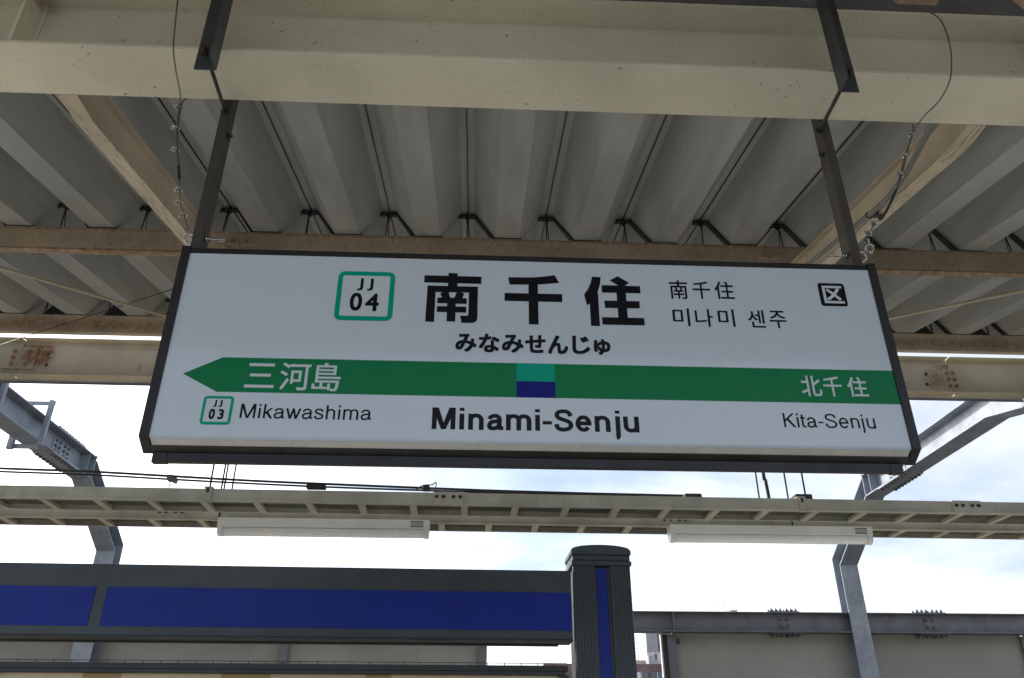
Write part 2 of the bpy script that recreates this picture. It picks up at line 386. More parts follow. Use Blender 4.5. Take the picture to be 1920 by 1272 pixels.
PITCHX, SEAM0 = 0.505, -0.09
def sheet_profile(k):                            # from seam to seam, in X and height above the lower flange
    x0 = SEAM0 + PITCHX * k; h = 0.19
    return [(x0, h), (x0 + 0.040, h), (x0 + 0.168, 0.012), (x0 + 0.175, 0), (x0 + 0.330, 0), (x0 + 0.337, 0.012), (x0 + 0.465, h), (x0 + PITCHX, h)]
def sheet(k, y0, y1, zf, m, roof):
    pr = sheet_profile(k); mb = MB()
    for i in range(len(pr) - 1):
        (xa, ha), (xb, hb) = pr[i], pr[i + 1]
        o = len(mb.v)
        for t in (0, 0.0012):
            mb.v += [(xa, y0, zf(y0) + ha + t), (xb, y0, zf(y0) + hb + t), (xb, y1, zf(y1) + hb + t), (xa, y1, zf(y1) + ha + t)]
        mb.f += [(o, o + 1, o + 2, o + 3), (o + 4, o + 7, o + 6, o + 5)]
    s = mb.build('roof_sheet', m, roof)
    x0 = pr[0][0]; sm = MB()
    w = 0.004 if m is M_deck else 0.022
    sm.yz([(y0, zf(y0) + 0.182), (y1, zf(y1) + 0.182), (y1, zf(y1) + 0.1895), (y0, zf(y0) + 0.1895)], x0 - w / 2, x0 + w / 2)
    sm.build('seam', M_seam, s)
    return s
zf_far = lambda y: 4.522 + SL * (y - 4.16)
zf_near = lambda y: 4.20 + SL * (2.07 - y)
roof = thing('canopy_roof', 'grey folded sheet roof of the far canopy wing with seams running outward', 'roof', (0, 4.2, 4.2))
roof_n = thing('canopy_roof', 'tan speckled folded sheet roof of the near wing, seen above the girder', 'roof', (0, 0, 4.2))
for k in range(-16, 17):
    sheet(k, 2.40, 6.12, zf_far, M_deck, roof)
    sheet(k, 2.06, -1.80, zf_near, M_deck_old if True else M_deck, roof_n)
# eave fascia and valley gutter close the ends of the ribs
MB().box(-12, 12, 6.12, 6.135, 4.925, 5.14).build('eave_fascia', M_slated, roof)
MB().box(-12, 12, -1.815, -1.80, 4.98, 5.18).build('eave_fascia', M_slated, roof_n)
gu = MB().box(-12, 12, 2.04, 2.43, 4.415, 4.42).box(-12, 12, 2.425, 2.43, 4.174, 4.414).build('valley_gutter', M_galvd)  # unseen gutter, shaped as a closing strip against light leaks
tag(gu, 'steel valley gutter hidden above the cream girder, shaped to keep light out', 'gutter')

# black strap frames that carry each rib on the purlins
def tight_frame(k, y, zb, roof, full=True):
    x0 = SEAM0 + PITCHX * k + random.uniform(-0.004, 0.004); h = 0.183; t = 0.012; w = 0.018
    ja, jb = random.uniform(-0.02, 0.02), random.uniform(-0.012, 0.012); y += random.uniform(-0.004, 0.006)
    mb = MB()
    mb.xz([(x0 - 0.046, h - t), (x0 + 0.046, h - t), (x0 + 0.046, h), (x0 - 0.046, h)], 0, 2 * w)
    mb.xz([(x0 + 0.036, h), (x0 + 0.046, h), (x0 + 0.176, 0.0), (x0 + 0.160, 0.0)], 0, w * 2)
    mb.xz([(x0 + 0.160, -0.004), (x0 + 0.345, -0.004), (x0 + 0.345, 0.009), (x0 + 0.160, 0.009)], 0, 2 * w)
    mb.xz([(x0 - 0.058, h - 0.030), (x0 - 0.046, h - 0.026), (x0 - 0.038, h - 0.002), (x0 - 0.050, h - 0.002)], 0, w)
    mb.cyl((x0 - 0.001 + jb, -0.004, 0.0), (x0 - 0.001, -0.004, h + 0.02), 0.0045, 6)
    mb.cyl((x0 + 0.004 + ja, 0.03, -0.005), (x0 + 0.001, -0.004, h - 0.04), 0.003, 5)
    mb.box(x0 - 0.012, x0 + 0.010, -0.012, 0.012, h - 0.045, h - 0.012)
    mb.v = [(vx, vy + y, vz + zb - (0.0)) for vx, vy, vz in mb.v]
    mb.build('strap_frame', M_black, roof)
for k in range(-11, 14):
    tight_frame(k, 4.165, 4.516, roof)
    tight_frame(k, 5.935, 4.872, roof)

# brace rods under the sheets
for (a, b, nm) in ((Vector((-3.042, 4.379, 4.344)), Vector((-2.352, 5.298, 4.528)), 'left'), (Vector((3.593, 4.339, 4.336)), Vector((3.018, 4.964, 4.461)), 'right')):
    d = b - a
    t1 = ((-1.586 if nm == 'left' else 1.966) - a.x) / d.x; t0 = ((-5.13 if nm == 'left' else 5.5) - a.x) / d.x
    t1 = min(t1, (6.2 - a.y) / d.y)
    o = MB().cyl(a + d * t0, a + d * t1, 0.011, 10).build('brace_rod', M_rafter)
    tag(o, {'left': 'slim cream brace rod under the roof beyond the arrow end of the sign', 'right': 'slim cream brace rod under the roof beyond the Kita-Senju end of the sign'}[nm], 'rod')

# far edge girder in three lengths with bolted splices
YB = 6.6
jl, jr = atY(40, 660, YB - 0.02).x, atY(1783, 705, YB - 0.02).x
zt = (atY(298, 643.5, YB).z + atY(1690, 677, YB).z) / 2 + 0.012
zb = (atY(280, 707, YB).z + atY(1710, 739, YB).z) / 2 - 0.012
def zone_mat():
    zs = []
    for px, py, rx, rz, am in ((70, 668, 0.17, 0.12, 1.0), (85, 668, 0.11, 0.15, 0.9), (40, 672, 0.14, 0.15, 0.5), (1750, 712, 0.13, 0.13, 1.0), (1770, 690, 0.12, 0.04, 0.9),
                               (60, 650, 0.28, 0.025, 0.8), (250, 655, 0.6, 0.012, 0.5), (1740, 742, 0.4, 0.02, 0.9), (120, 705, 0.7, 0.02, 0.6), (262, 690, 0.03, 0.06, 0.5)):
        c = atY(px, py, YB); zs.append(((c.x, c.y, c.z), (rx, 0.2, rz), am))
    return mat('edge_girder_paint', (0.55, 0.49, 0.38), 0.6, var=0.09, vscale=2, rust=0.55, rust_scale=45, patch=2.5, zones=zs, streak=0.15)
M_edge = zone_mat()
M_edge2 = mat('edge_girder_olive', (0.50, 0.475, 0.34), 0.6, var=0.07, vscale=2, rust=0.3, rust_scale=45, patch=2.5)
edge = None
for (xa, xb, mm, lab) in ((-12, jl - 0.006, M_edge2, 'olive cream edge girder running on past the splice at the arrow end'),
                          (jl + 0.006, jr - 0.006, M_edge, 'rust stained edge girder between two bolted splices behind the sign'),
                          (jr + 0.006, 12, M_edge2, 'olive cream edge girder running on past the splice at the Kita-Senju end')):
    e = thing('edge_girder', lab, 'girder', ((xa + xb) / 2, YB, zb), 'lengths of the far edge girder')
    MB().box(xa, xb, YB - 0.004, YB + 0.004, zb + 0.009, zt - 0.009).build('web', mm, e)
    MB().box(xa, xb, YB - 0.06, YB + 0.05, zt - 0.0092, zt).build('top_flange', mm, e, 0.002)
    MB().box(xa, xb, YB - 0.06, YB + 0.05, zb, zb + 0.0092).build('bottom_flange', mm, e, 0.002)
    if mm is M_edge:
        edge = e
for (px0, px1, py0, py1, holes) in ((15, 61, 651, 692, ((91, 664), (87, 684.5))), (1765, 1802, 692, 733, ((1736, 702), (1738.5, 721)))):
    a = atY(px0, py0, YB - 0.012); b = atY(px1, py1, YB - 0.012)
    x0, x1 = sorted((a.x, b.x)); z0, z1 = sorted((a.z, b.z))
    if px0 < 900: x1 += 0.0
    pl_ = MB().box(x0, x1, YB - 0.014, YB - 0.0042, z0, z1).build('splice_plate', M_edge, edge, 0.002)
    jx = jl if px0 < 900 else jr
    MB().box(jx - 0.09, jx + 0.09, YB + 0.0042, YB + 0.014, zb + 0.0095, zt - (0.0095 if px0 < 900 else 0.035)).build('joint_light_stop', M_edge, edge)  # added behind the joint so bright sky doesn't show through the gap
    for i in range(2):
        for j in range(3):
            c = (x0 + (x1 - x0) * (0.28 + 0.44 * i), YB - 0.014, z0 + (z1 - z0) * (0.2 + 0.3 * j))
            MB().cyl((c[0], YB - 0.0305, c[2]), (c[0], YB - 0.0135, c[2]), 0.017, 6).cyl((c[0], YB - 0.040, c[2]), (c[0], YB - 0.030, c[2]), 0.009, 8).build('bolt', M_boltr, edge)
    for (hx, hy) in holes:
        c = atY(hx, hy, YB - 0.004); MB().cyl((c.x, YB - 0.0055, c.z), (c.x, YB - 0.0030, c.z), 0.017, 16).build('bolt_hole', M_hole, edge)
gr = MB().box(-12, 12, YB + 0.10, YB + 0.16, atY(140, 712, YB + .1).z - 0.022, atY(140, 712, YB + .1).z + 0.004).build('gutter_rail', M_galvd)
tag(gr, 'thin grey rail running just below the edge girder', 'rail')

# columns that carry the main girder, outside the picture
for x in (-6.2, 6.2):
    cpost = thing('canopy_column', 'cream canopy column under the main girder', 'column', (x, 2.19, 0), 'canopy columns')
    MB().box(x - 0.12, x + 0.12, 2.08, 2.094, 0, 3.829).build('flange', M_beam, cpost)
    MB().box(x - 0.12, x + 0.12, 2.286, 2.30, 0, 3.829).build('flange', M_beam, cpost)
    MB().box(x - 0.005, x + 0.005, 2.0935, 2.2865, 0, 3.829).build('web', M_beam, cpost)

# ------------------------------------------------------------------ the sign
YF = 2.300
X0, X1, ZT, ZB = -1.021, 1.392, 3.149, 2.457
sign = thing('station_sign', 'long white station name sign with green arrow band in a dark frame', 'sign', (0.185, 2.36, 2.394))
cap_poly = [(YF, ZT), (YF, ZB), (YF + 0.060, ZB - 0.035), (YF + 0.120, ZB), (YF + 0.120, ZT)]
MB().yz(cap_poly, X0, X0 + 0.030).build('end_cap', M_bronze, sign, 0.002)
MB().yz(cap_poly, X1 - 0.030, X1).build('end_cap', M_bronze, sign, 0.002)
xi0, xi1 = X0 + 0.0302, X1 - 0.0302
MB().box(xi0, xi1, YF + 0.006, YF + 0.114, 3.121, 3.144).build('top_rail', M_bronze, sign, 0.0015)
fp = MB()
fp.yz([(YF + 0.005, 3.1208), (YF + 0.005, ZB + 0.006), (YF + 0.007, ZB + 0.001), (YF + 0.0115, ZB - 0.003), (YF + 0.05, ZB + 0.02), (YF + 0.05, 3.1208)], xi0, xi1)
face = fp.build('face_panel', M_white, sign)
MB().yz([(YF + 0.0117, ZB - 0.0035), (YF + 0.033, ZB - 0.0165), (YF + 0.05, ZB + 0.018)], xi0 + 0.003, xi1 - 0.003).build('lower_face', M_white2, sign)
MB().yz([(YF + 0.0332, ZB - 0.015), (YF + 0.031, ZB - 0.0195), (YF + 0.0545, ZB - 0.0335), (YF + 0.060, ZB - 0.0335), (YF + 0.060, ZB + 0.01)], xi0, xi1).build('bottom_channel', M_bronze2, sign, 0.001)
MB().yz([(YF + 0.0605, ZB + 0.01), (YF + 0.0605, ZB - 0.034), (YF + 0.114, ZB), (YF + 0.114, 3.1205), (YF + 0.0515, 3.1205), (YF + 0.0515, ZB + 0.02)], xi0, xi1).build('back_panel', M_white2, sign)
MB().box(-0.987 + 0.045, 1.344 - 0.04, YF + 0.050, YF + 0.072, ZB - 0.0625, ZB - 0.0337).build('bottom_rail', M_bronze, sign, 0.001)
for xa, xb in ((-0.987, -0.9425), (1.3045, 1.344)):
    MB().box(xa, xb, YF + 0.049, YF + 0.073, ZB - 0.0645, ZB - 0.0337).build('rail_end', M_bronze, sign, 0.001)

# --- printing on the sign, as thin films on the face
YP = YF + 0.005
class Film:
    """flat polygons lying a fraction of a millimetre in front of the face"""
    def __init__(s, level): s.v = []; s.f = []; s.n = 0; s.level = level
    def poly(s, pts):
        y = YP - s.level - 0.00003 * (s.n % 12); s.n += 1
        o = len(s.v); s.v += [(p[0], y, p[1]) for p in pts]
        s.f.append(tuple(range(o, o + len(pts)))); return s
    def build(s, name, m, parent=None):
        me = bpy.data.meshes.new(name); me.from_pydata(s.v, [], s.f)
        bm = bmesh.new(); bm.from_mesh(me)
        bmesh.ops.triangulate(bm, faces=[f for f in bm.faces if len(f.verts) > 4])
        for f in bm.faces:
            f.normal_update()
            if f.normal.y > 0: f.normal_flip()
        bm.to_mesh(me); bm.free(); me.materials.append(m)
        o = bpy.data.objects.new(name, me); COL.objects.link(o); o.parent = parent or face; return o
def S(x, y):                                    # photograph pixel to a point on the sign face
    p = atY(x, y, YP); return (p.x, p.z)
def zoomer(ox, oy, s): return lambda x, y: S(ox + x / s, oy + y / s)

# band
Za = zoomer(260, 460, 3.102); Zb_ = zoomer(1230, 500, 3.635); Zc = zoomer(600, 470, 3.0); Zd = zoomer(780, 490, 4.174)
tip = Za(257, 747); ts = Za(488, 652); bs = Za(455, 855); tr = Zb_(1612, 711); br = Zb_(1665, 938)
zt_, zb2 = (ts[1] + tr[1]) / 2, (bs[1] + br[1]) / 2
xs = (ts[0] + bs[0]) / 2
band = Film(0.0004).poly([(tip[0], (zt_ + zb2) / 2), (xs, zb2), (xi1, zb2), (xi1, zt_), (xs, zt_)]).build('arrow_band', M_green)
q0 = Zc(1105, 637); q1 = Zc(1320, 642); q2 = Zc(1107, 830); qm = Zc(1213, 737)
xa, xb = (q0[0] + q2[0]) / 2, q1[0]
Film(0.0010).poly([(xa, qm[1]), (xb, qm[1]), (xb, zt_), (xa, zt_)]).build('teal_square', M_teal)
Film(0.0010).poly([(xa, zb2), (xb, zb2), (xb, qm[1] - 0.0002), (xa, qm[1] - 0.0002)]).build('navy_square', M_navy)

# the big name, stroke by stroke
NAN = [[(66, 111), (513, 122), (511, 179), (64, 167)], [(255, 93), (326, 95), (324, 200), (250, 198)],
       [(90, 191), (485, 201), (484, 249), (153, 242), (88, 240)], [(88, 236), (153, 242), (141, 477), (71, 474)],
       [(414, 244), (484, 246), (480, 450), (470, 474), (440, 485), (355, 483), (345, 427), (398, 428), (410, 420)],
       [(190, 250), (222, 241), (256, 241), (268, 292), (205, 290)], [(318, 243), (345, 245), (378, 253), (362, 294), (299, 292)],
       [(168, 285), (397, 292), (396, 336), (166, 329)], [(245, 285), (313, 288), (306, 474), (239, 472)], [(164, 352), (394, 358), (392, 404), (163, 398)]]
SEN = [[(720, 126), (860, 128), (930, 127), (930, 184), (733, 184)], [(929, 127), (1000, 121), (1085, 111), (1120, 171), (1000, 181), (929, 184)],
       [(693, 249), (1144, 259), (1145, 322), (693, 311)], [(880, 180), (953, 180), (960, 497), (884, 496)]]
JU = [[(1378, 121), (1445, 126), (1440, 180), (1422, 240), (1422, 262), (1345, 262), (1315, 262), (1345, 220), (1365, 175)], [(1315, 261), (1423, 255), (1425, 300), (1361, 330), (1338, 347)],
      [(1358, 290), (1424, 250), (1440, 509), (1370, 507)],
      [(1514, 152), (1578, 119), (1668, 171), (1630, 195), (1588, 195)], [(1452, 188), (1753, 197), (1757, 253), (1455, 246)],
      [(1474, 309), (1748, 315), (1752, 371), (1479, 367)], [(1456, 439), (1786, 446), (1790, 504), (1460, 497)], [(1568, 240), (1641, 243), (1658, 450), (1584, 448)]]
for polys in (NAN, SEN, JU):
    f = Film(0.0006)
    for p in polys: f.poly([Zd(*q) for q in p])
    f.build('name_character', M_ink)

# fonts: the built-in font and its fall-backs give the thinner characters
def glyph_mesh(txt):
    c = bpy.data.curves.new('txt', 'FONT'); c.body = txt; c.size = 1.0; c.resolution_u = 6
    o = bpy.data.objects.new('txt', c); COL.objects.link(o)
    dg = bpy.context.evaluated_depsgraph_get()
    me = o.evaluated_get(dg).to_mesh()
    v = [(p.co.x, p.co.y) for p in me.vertices]; f = [tuple(p.vertices) for p in me.polygons]
    o.evaluated_get(dg).to_mesh_clear(); bpy.data.objects.remove(o); bpy.data.curves.remove(c)
    return v, f
def glyph(txt, rect, m, bold=0.0, level=0.0008, name='character', parent=None):
    """rect = (x0, x1, z0, z1) on the face; bold = extra half stroke in metres, made of shifted copies"""
    v, f = glyph_mesh(txt)
    xs_ = [p[0] for p in v]; ys_ = [p[1] for p in v]
    x0, x1, z0, z1 = rect
    x0 += bold; x1 -= bold; z0 += bold; z1 -= bold
    sx = (x1 - x0) / max(1e-6, max(xs_) - min(xs_)); sz = (z1 - z0) / max(1e-6, max(ys_) - min(ys_))
    fl = Film(level); ox, oz = min(xs_), min(ys_)
    sh = [(0, 0)] if bold == 0 else [(bold * math.cos(a * math.pi / 4) * (1.0 if a % 2 == 0 else 1.25), bold * math.sin(a * math.pi / 4) * (1.0 if a % 2 == 0 else 1.25)) for a in range(8)]
    for i, (dx_, dz_) in enumerate(sh):
        y = YP - level - 0.00003 * i; o = len(fl.v)
        fl.v += [(x0 + (p[0] - ox) * sx + dx_, y, z0 + (p[1] - oz) * sz + dz_) for p in v]
        fl.f += [tuple(o + k for k in q) for q in f]
    return fl.build(name, m, parent)
def pxrect(Zm, x0, x1, y0, y1, ox, oy, s):
    """pixel box of a glyph; takes off the lean that looking up gives upright strokes"""
    px0, px1, py0, py1 = ox + x0 / s, ox + x1 / s, oy + y0 / s, oy + y1 / s
    lean = abs((px0 + px1) / 2 - 958) / ((py0 + py1) / 2 + 2188) * (py1 - py0)
    cx, cy, w = (px0 + px1) / 2, (py0 + py1) / 2, (px1 - px0) - lean * 0.9
    a = S(cx - w / 2, cy); b = S(cx + w / 2, cy); t = S(cx, py0); d = S(cx, py1)
    return (a[0], b[0], d[1], t[1])
def row(items, org, m, bold, name):
    for ch, x0, x1, y0, y1 in items:
        glyph(ch, pxrect(None, x0, x1, y0, y1, *org), m, bold, name=name)
row([('み', 307, 475, 568, 710), ('な', 490, 655, 568, 715), ('み', 672, 842, 575, 718), ('せ', 852, 1015, 578, 720), ('ん', 1030, 1193, 582, 728), ('じ', 1220, 1365, 585, 728), ('ゅ', 1388, 1525, 612, 735)], (780, 490, 4.174), M_ink, 0.0027, 'reading_character')
row([('三', 613, 805, 688, 830), ('河', 812, 1008, 685, 845), ('島', 1003, 1185, 685, 850)], (260, 460, 3.102), M_film, 0.0009, 'neighbour_character')
row([('北', 975, 1137, 745, 885), ('千', 1128, 1278, 750, 887), ('住', 1290, 1452, 755, 890)], (1230, 500, 3.635), M_film, 0.0009, 'neighbour_character')
row([('南', 85, 222, 95, 222), ('千', 242, 375, 103, 222), ('住', 390, 538, 103, 225)], (1230, 500, 3.635), M_ink, 0.0008, 'small_character')
row([('미', 108, 236, 285, 407), ('나', 260, 395, 290, 411), ('미', 415, 543, 292, 411), ('센', 617, 750, 298, 417), ('주', 763, 897, 303, 422)], (1230, 500, 3.635), M_ink, 0.0007, 'small_character')

def rrect(x0, x1, z0, z1, r, n=6):
    pts = []
    for cx, cz, a0 in ((x1 - r, z1 - r, 0), (x0 + r, z1 - r, 90), (x0 + r, z0 + r, 180), (x1 - r, z0 + r, 270)):
        for i in range(n + 1):
            a = R(a0 + 90 * i / n); pts.append((cx + r * math.cos(a), cz + r * math.sin(a)))
    return pts
def badge(cs, frac, org, j1, j2, d1, d2, num, bj, bd):
    c = [S(org[0] + x / org[2], org[1] + y / org[2]) for x, y in cs]
    x0, x1 = (c[0][0] + c[3][0]) / 2, (c[1][0] + c[2][0]) / 2; z1, z0 = (c[0][1] + c[1][1]) / 2, (c[2][1] + c[3][1]) / 2
    w = (x1 - x0) * frac
    b = Film(0.0005).poly(rrect(x0, x1, z0, z1, w * 1.35)).build('badge_ring', M_teal)
    Film(0.0008).poly(rrect(x0 + w, x1 - w, z0 + w, z1 - w, w * 0.25)).build('badge_field', M_film)
    for j in (j1, j2): glyph('J', pxrect(None, *j, *org), M_ink, bj, 0.0012, 'badge_letter')
    for d, ch in ((d1, num[0]), (d2, num[1])): glyph(ch, pxrect(None, *d, *org), M_ink, bd, 0.0012, 'badge_numeral')
badge([(105, 117), (425, 122), (407, 398), (77, 392)], 0.088, (600, 470, 3.0), (208, 248, 158, 226), (264, 304, 159, 228), (163, 242, 239, 340), (250, 336, 243, 342), '04', 0.0014, 0.0022)
badge([(380, 875), (557, 880), (533, 1047), (353, 1042)], 0.10, (260, 460, 3.102), (432, 459, 900, 942), (464, 491, 901, 943), (403, 449, 952, 1013), (456, 501, 954, 1014), '03', 0.0010, 0.0016)
# the ward mark
c = [Zb_(1095, 112), Zb_(1278, 118), Zb_(1310, 275), Zb_(1130, 268)]
x0, x1 = (c[0][0] + c[3][0]) / 2, (c[1][0] + c[2][0]) / 2; z1, z0 = (c[0][1] + c[1][1]) / 2, (c[2][1] + c[3][1]) / 2
Film(0.0005).poly(rrect(x0, x1, z0, z1, 0.010)).build('ward_mark', M_ink)
w = x1 - x0; h = z1 - z0
glyph('区', (x0 + 0.14 * w, x1 - 0.10 * w, z0 + 0.12 * h, z1 - 0.12 * h), M_film, 0.0019, 0.0012, 'ward_character')

# --- a grotesque stroke alphabet for the Latin names
def arc(cx, cy, rx, ry, a0, a1, n=14):
    return [(cx + rx * math.cos(R(a0 + (a1 - a0) * i / n)), cy + ry * math.sin(R(a0 + (a1 - a0) * i / n))) for i in range(n + 1)]
def spl(pts, n=7):
    out = []
    P = [pts[0]] + pts + [pts[-1]]
    for i in range(1, len(P) - 2):
        p0, p1, p2, p3 = (Vector(P[j]) for j in (i - 1, i, i + 1, i + 2))
        for k in range(n):
            t = k / n
            q = 0.5 * ((2 * p1) + (p2 - p0) * t + (2 * p0 - 5 * p1 + 4 * p2 - p3) * t * t + (3 * p1 - p0 - 3 * p2 + p3) * t ** 3)
            out.append((q.x, q.y))
    out.append(tuple(pts[-1])); return out
def strokes(ch, w):
    """list of (kind, data): 's' centre line of width w, 'p' polygon; and the drawn width"""
    cap, xh, k, hw = 0.718, 0.53, w * 0.88, w / 2
    hk = k / 2
    s, p = [], []
    if ch == 'i':
        s.append([(hw, 0), (hw, xh - 0.005)]); s.append([(hw, cap - 0.1), (hw, cap)]); return s, p, w
    if ch in 'nhm':
        W = 0.41 + 0.75 * (w - 0.085)
        s.append([(hw, 0), (hw, cap if ch == 'h' else xh - 0.004)])
        if ch == 'm':
            W = 0.665 + 1.1 * (w - 0.085); c = W / 2
            for a, b in ((hw, c), (c, W - hw)):
                r_ = (b - a) / 2; s.append([(a, 0.30)] + arc(a + r_, xh + 0.008 - hk - 0.13, r_, 0.13, 180, 0) + [(b, 0)])
            return s, p, W
        r_ = (W - w) / 2; s.append([(hw, 0.30)] + arc(W / 2, xh + 0.008 - hk - 0.15, r_, 0.15, 180, 0) + [(W - hw, 0)])
        return s, p, W
    if ch == 'u':
        W = 0.41 + 0.75 * (w - 0.085); r_ = (W - w) / 2
        s.append([(W - hw, 0), (W - hw, xh - 0.004)])
        s.append([(hw, xh - 0.004)] + arc(W / 2, hk + 0.15 - 0.008, r_, 0.15, 180, 360) + [(W - hw, 0.24)]); return s, p, W
    if ch == 'j':
        s.append([(0.075 + hw, xh - 0.004), (0.075 + hw, -0.11)] + arc(0.0 + hw - 0.005, -0.11, 0.08, 0.10 - hk * 0.2, 0, -80, 8)[1:])
        s.append([(0.075 + hw, cap - 0.1), (0.075 + hw, cap)]); return s, p, 0.075 + w
    if ch == 'a':
        W = 0.42 + 0.6 * (w - 0.085); xr = W - hw - 0.035
        s.append(spl([(hw + 0.005, 0.36), (hw + 0.035, 0.45 - hk * 0.3), (W * 0.46, xh + 0.008 - hk), (xr - 0.045, 0.465 - hk * 0.2), (xr, 0.38), (xr, 0.24), (xr, 0.10), (xr + 0.018, 0.05 + hk * 0.25), (W + 0.005, hk + 0.012)]))
        s.append(spl([(xr, 0.325), (xr - 0.07, 0.295), (W * 0.36, 0.272), (hw + 0.03, 0.235), (hw, 0.155), (hw + 0.025, 0.07), (W * 0.36, hk - 0.008), (xr - 0.075, 0.055 + hk * 0.3), (xr, 0.16)]))
        return s, p, W
    if ch == 'e':
        W = 0.43 + 0.6 * (w - 0.085); cy = xh / 2; rx, ry = W / 2 - hw, xh / 2 + 0.01 - hk
        s.append([(hw + 0.01, cy + 0.005), (W - hw, cy + 0.005)]); s.append([(W - hw, cy - hk + 0.005)] + arc(W / 2, cy, rx, ry, 4, 325, 26)); return s, p, W
    if ch in 'sS':
        H, W = (xh, 0.40 + 0.5 * (w - 0.085)) if ch == 's' else (cap, 0.56 + 0.5 * (w - 0.085))
        f = lambda a, b: (hw + a * (W - w), hk - 0.01 + b * (H - k + 0.02))
        s.append(spl([f(0.97, 0.73), f(0.90, 0.89), f(0.70, 0.985), f(0.48, 1.0), f(0.22, 0.97), f(0.06, 0.87), f(0.05, 0.74), f(0.16, 0.63), f(0.45, 0.545), f(0.78, 0.455), f(0.97, 0.34), f(0.98, 0.19), f(0.84, 0.06), f(0.52, 0.0), f(0.24, 0.02), f(0.06, 0.12), f(0.0, 0.29)], 5))
        return s, p, W
    if ch == '-':
        s.append([(0.0, 0.27), (0.25, 0.27)]); return s, p, 0.25
    if ch == 't':
        xc = 0.085 + hw - 0.02
        s.append([(xc, 0.67), (xc, 0.12)] + arc(xc + 0.085, 0.12, 0.085, 0.12 - hk, 180, 275, 8)[1:] + [(xc + hw + 0.115, hk + 0.002)])
        p.append([(0, xh - 0.004), (0, xh - k * 0.9), (xc + hw + 0.11, xh - k * 0.9), (xc + hw + 0.11, xh - 0.004)]); return s, p, xc + hw + 0.115
    if ch == 'M':
        W = 0.69 + 0.5 * (w - 0.085); d = w * 1.08
        s.append([(hw, 0), (hw, cap)]); s.append([(W - hw, 0), (W - hw, cap)])
        p.append([(0, cap), (d * 1.25, cap), (W / 2 + d * 0.45, 0), (W / 2 - d * 0.45, 0)]); p.append([(W - d * 1.25, cap), (W, cap), (W / 2 + d * 0.45, 0), (W / 2 - d * 0.45, 0)]); return s, p, W
    if ch in 'Kk':
        H, T, W = (cap, cap, 0.585) if ch == 'K' else (cap, xh - 0.004, 0.435)
        d = w * 1.28
        s.append([(hw, 0), (hw, H)])
        j0 = 0.24 if ch == 'K' else 0.16
        p.append([(hw, j0), (hw, j0 + d * 0.98), (W - d - 0.015, T), (W - 0.015, T)])
        fx = 0.36 if ch == 'K' else 0.36
        xa_, ya_ = W * fx, j0 + (T - j0) * (0.30 if ch == 'K' else 0.34)
        p.append([(xa_ - d * 0.45, ya_ + 0.01), (xa_ + d * 0.30, ya_ + 0.085), (W, 0), (W - d, 0)]); return s, p, W
    if ch == 'w':
        W = 0.69; d = w * 1.04; T = xh - 0.004
        for xa_, xb_ in ((0, 0.17), (0.345 - d / 2, 0.17), (0.345 - d / 2, 0.52 - d), (W - d, 0.52 - d)):
            p.append([(xa_, T), (xa_ + d, T), (xb_ + d, 0), (xb_, 0)])
        return s, p, W
    return s, p, 0.3
ADV = {'M': 0.833, 'i': 0.222, 'n': 0.556, 'a': 0.556, 'm': 0.833, '-': 0.333, 'S': 0.667, 'e': 0.556, 'j': 0.222, 'u': 0.556, 'K': 0.667, 't': 0.278, 'k': 0.500, 'w': 0.722, 's': 0.500, 'h': 0.556}
ADV_BOLD = {'M': 0.833, 'i': 0.278, 'n': 0.611, 'a': 0.556, 'm': 0.889, '-': 0.333, 'S': 0.667, 'e': 0.556, 'j': 0.278, 'u': 0.611}
SIDE = {'M': 0.072, 'i': 0.068, 'n': 0.066, 'a': 0.036, 'm': 0.066, '-': 0.042, 'S': 0.046, 'e': 0.038, 'j': 0.0, 'u': 0.066, 'K': 0.040, 't': 0.016, 'k': 0.034, 'w': 0.012, 's': 0.032, 'h': 0.066}
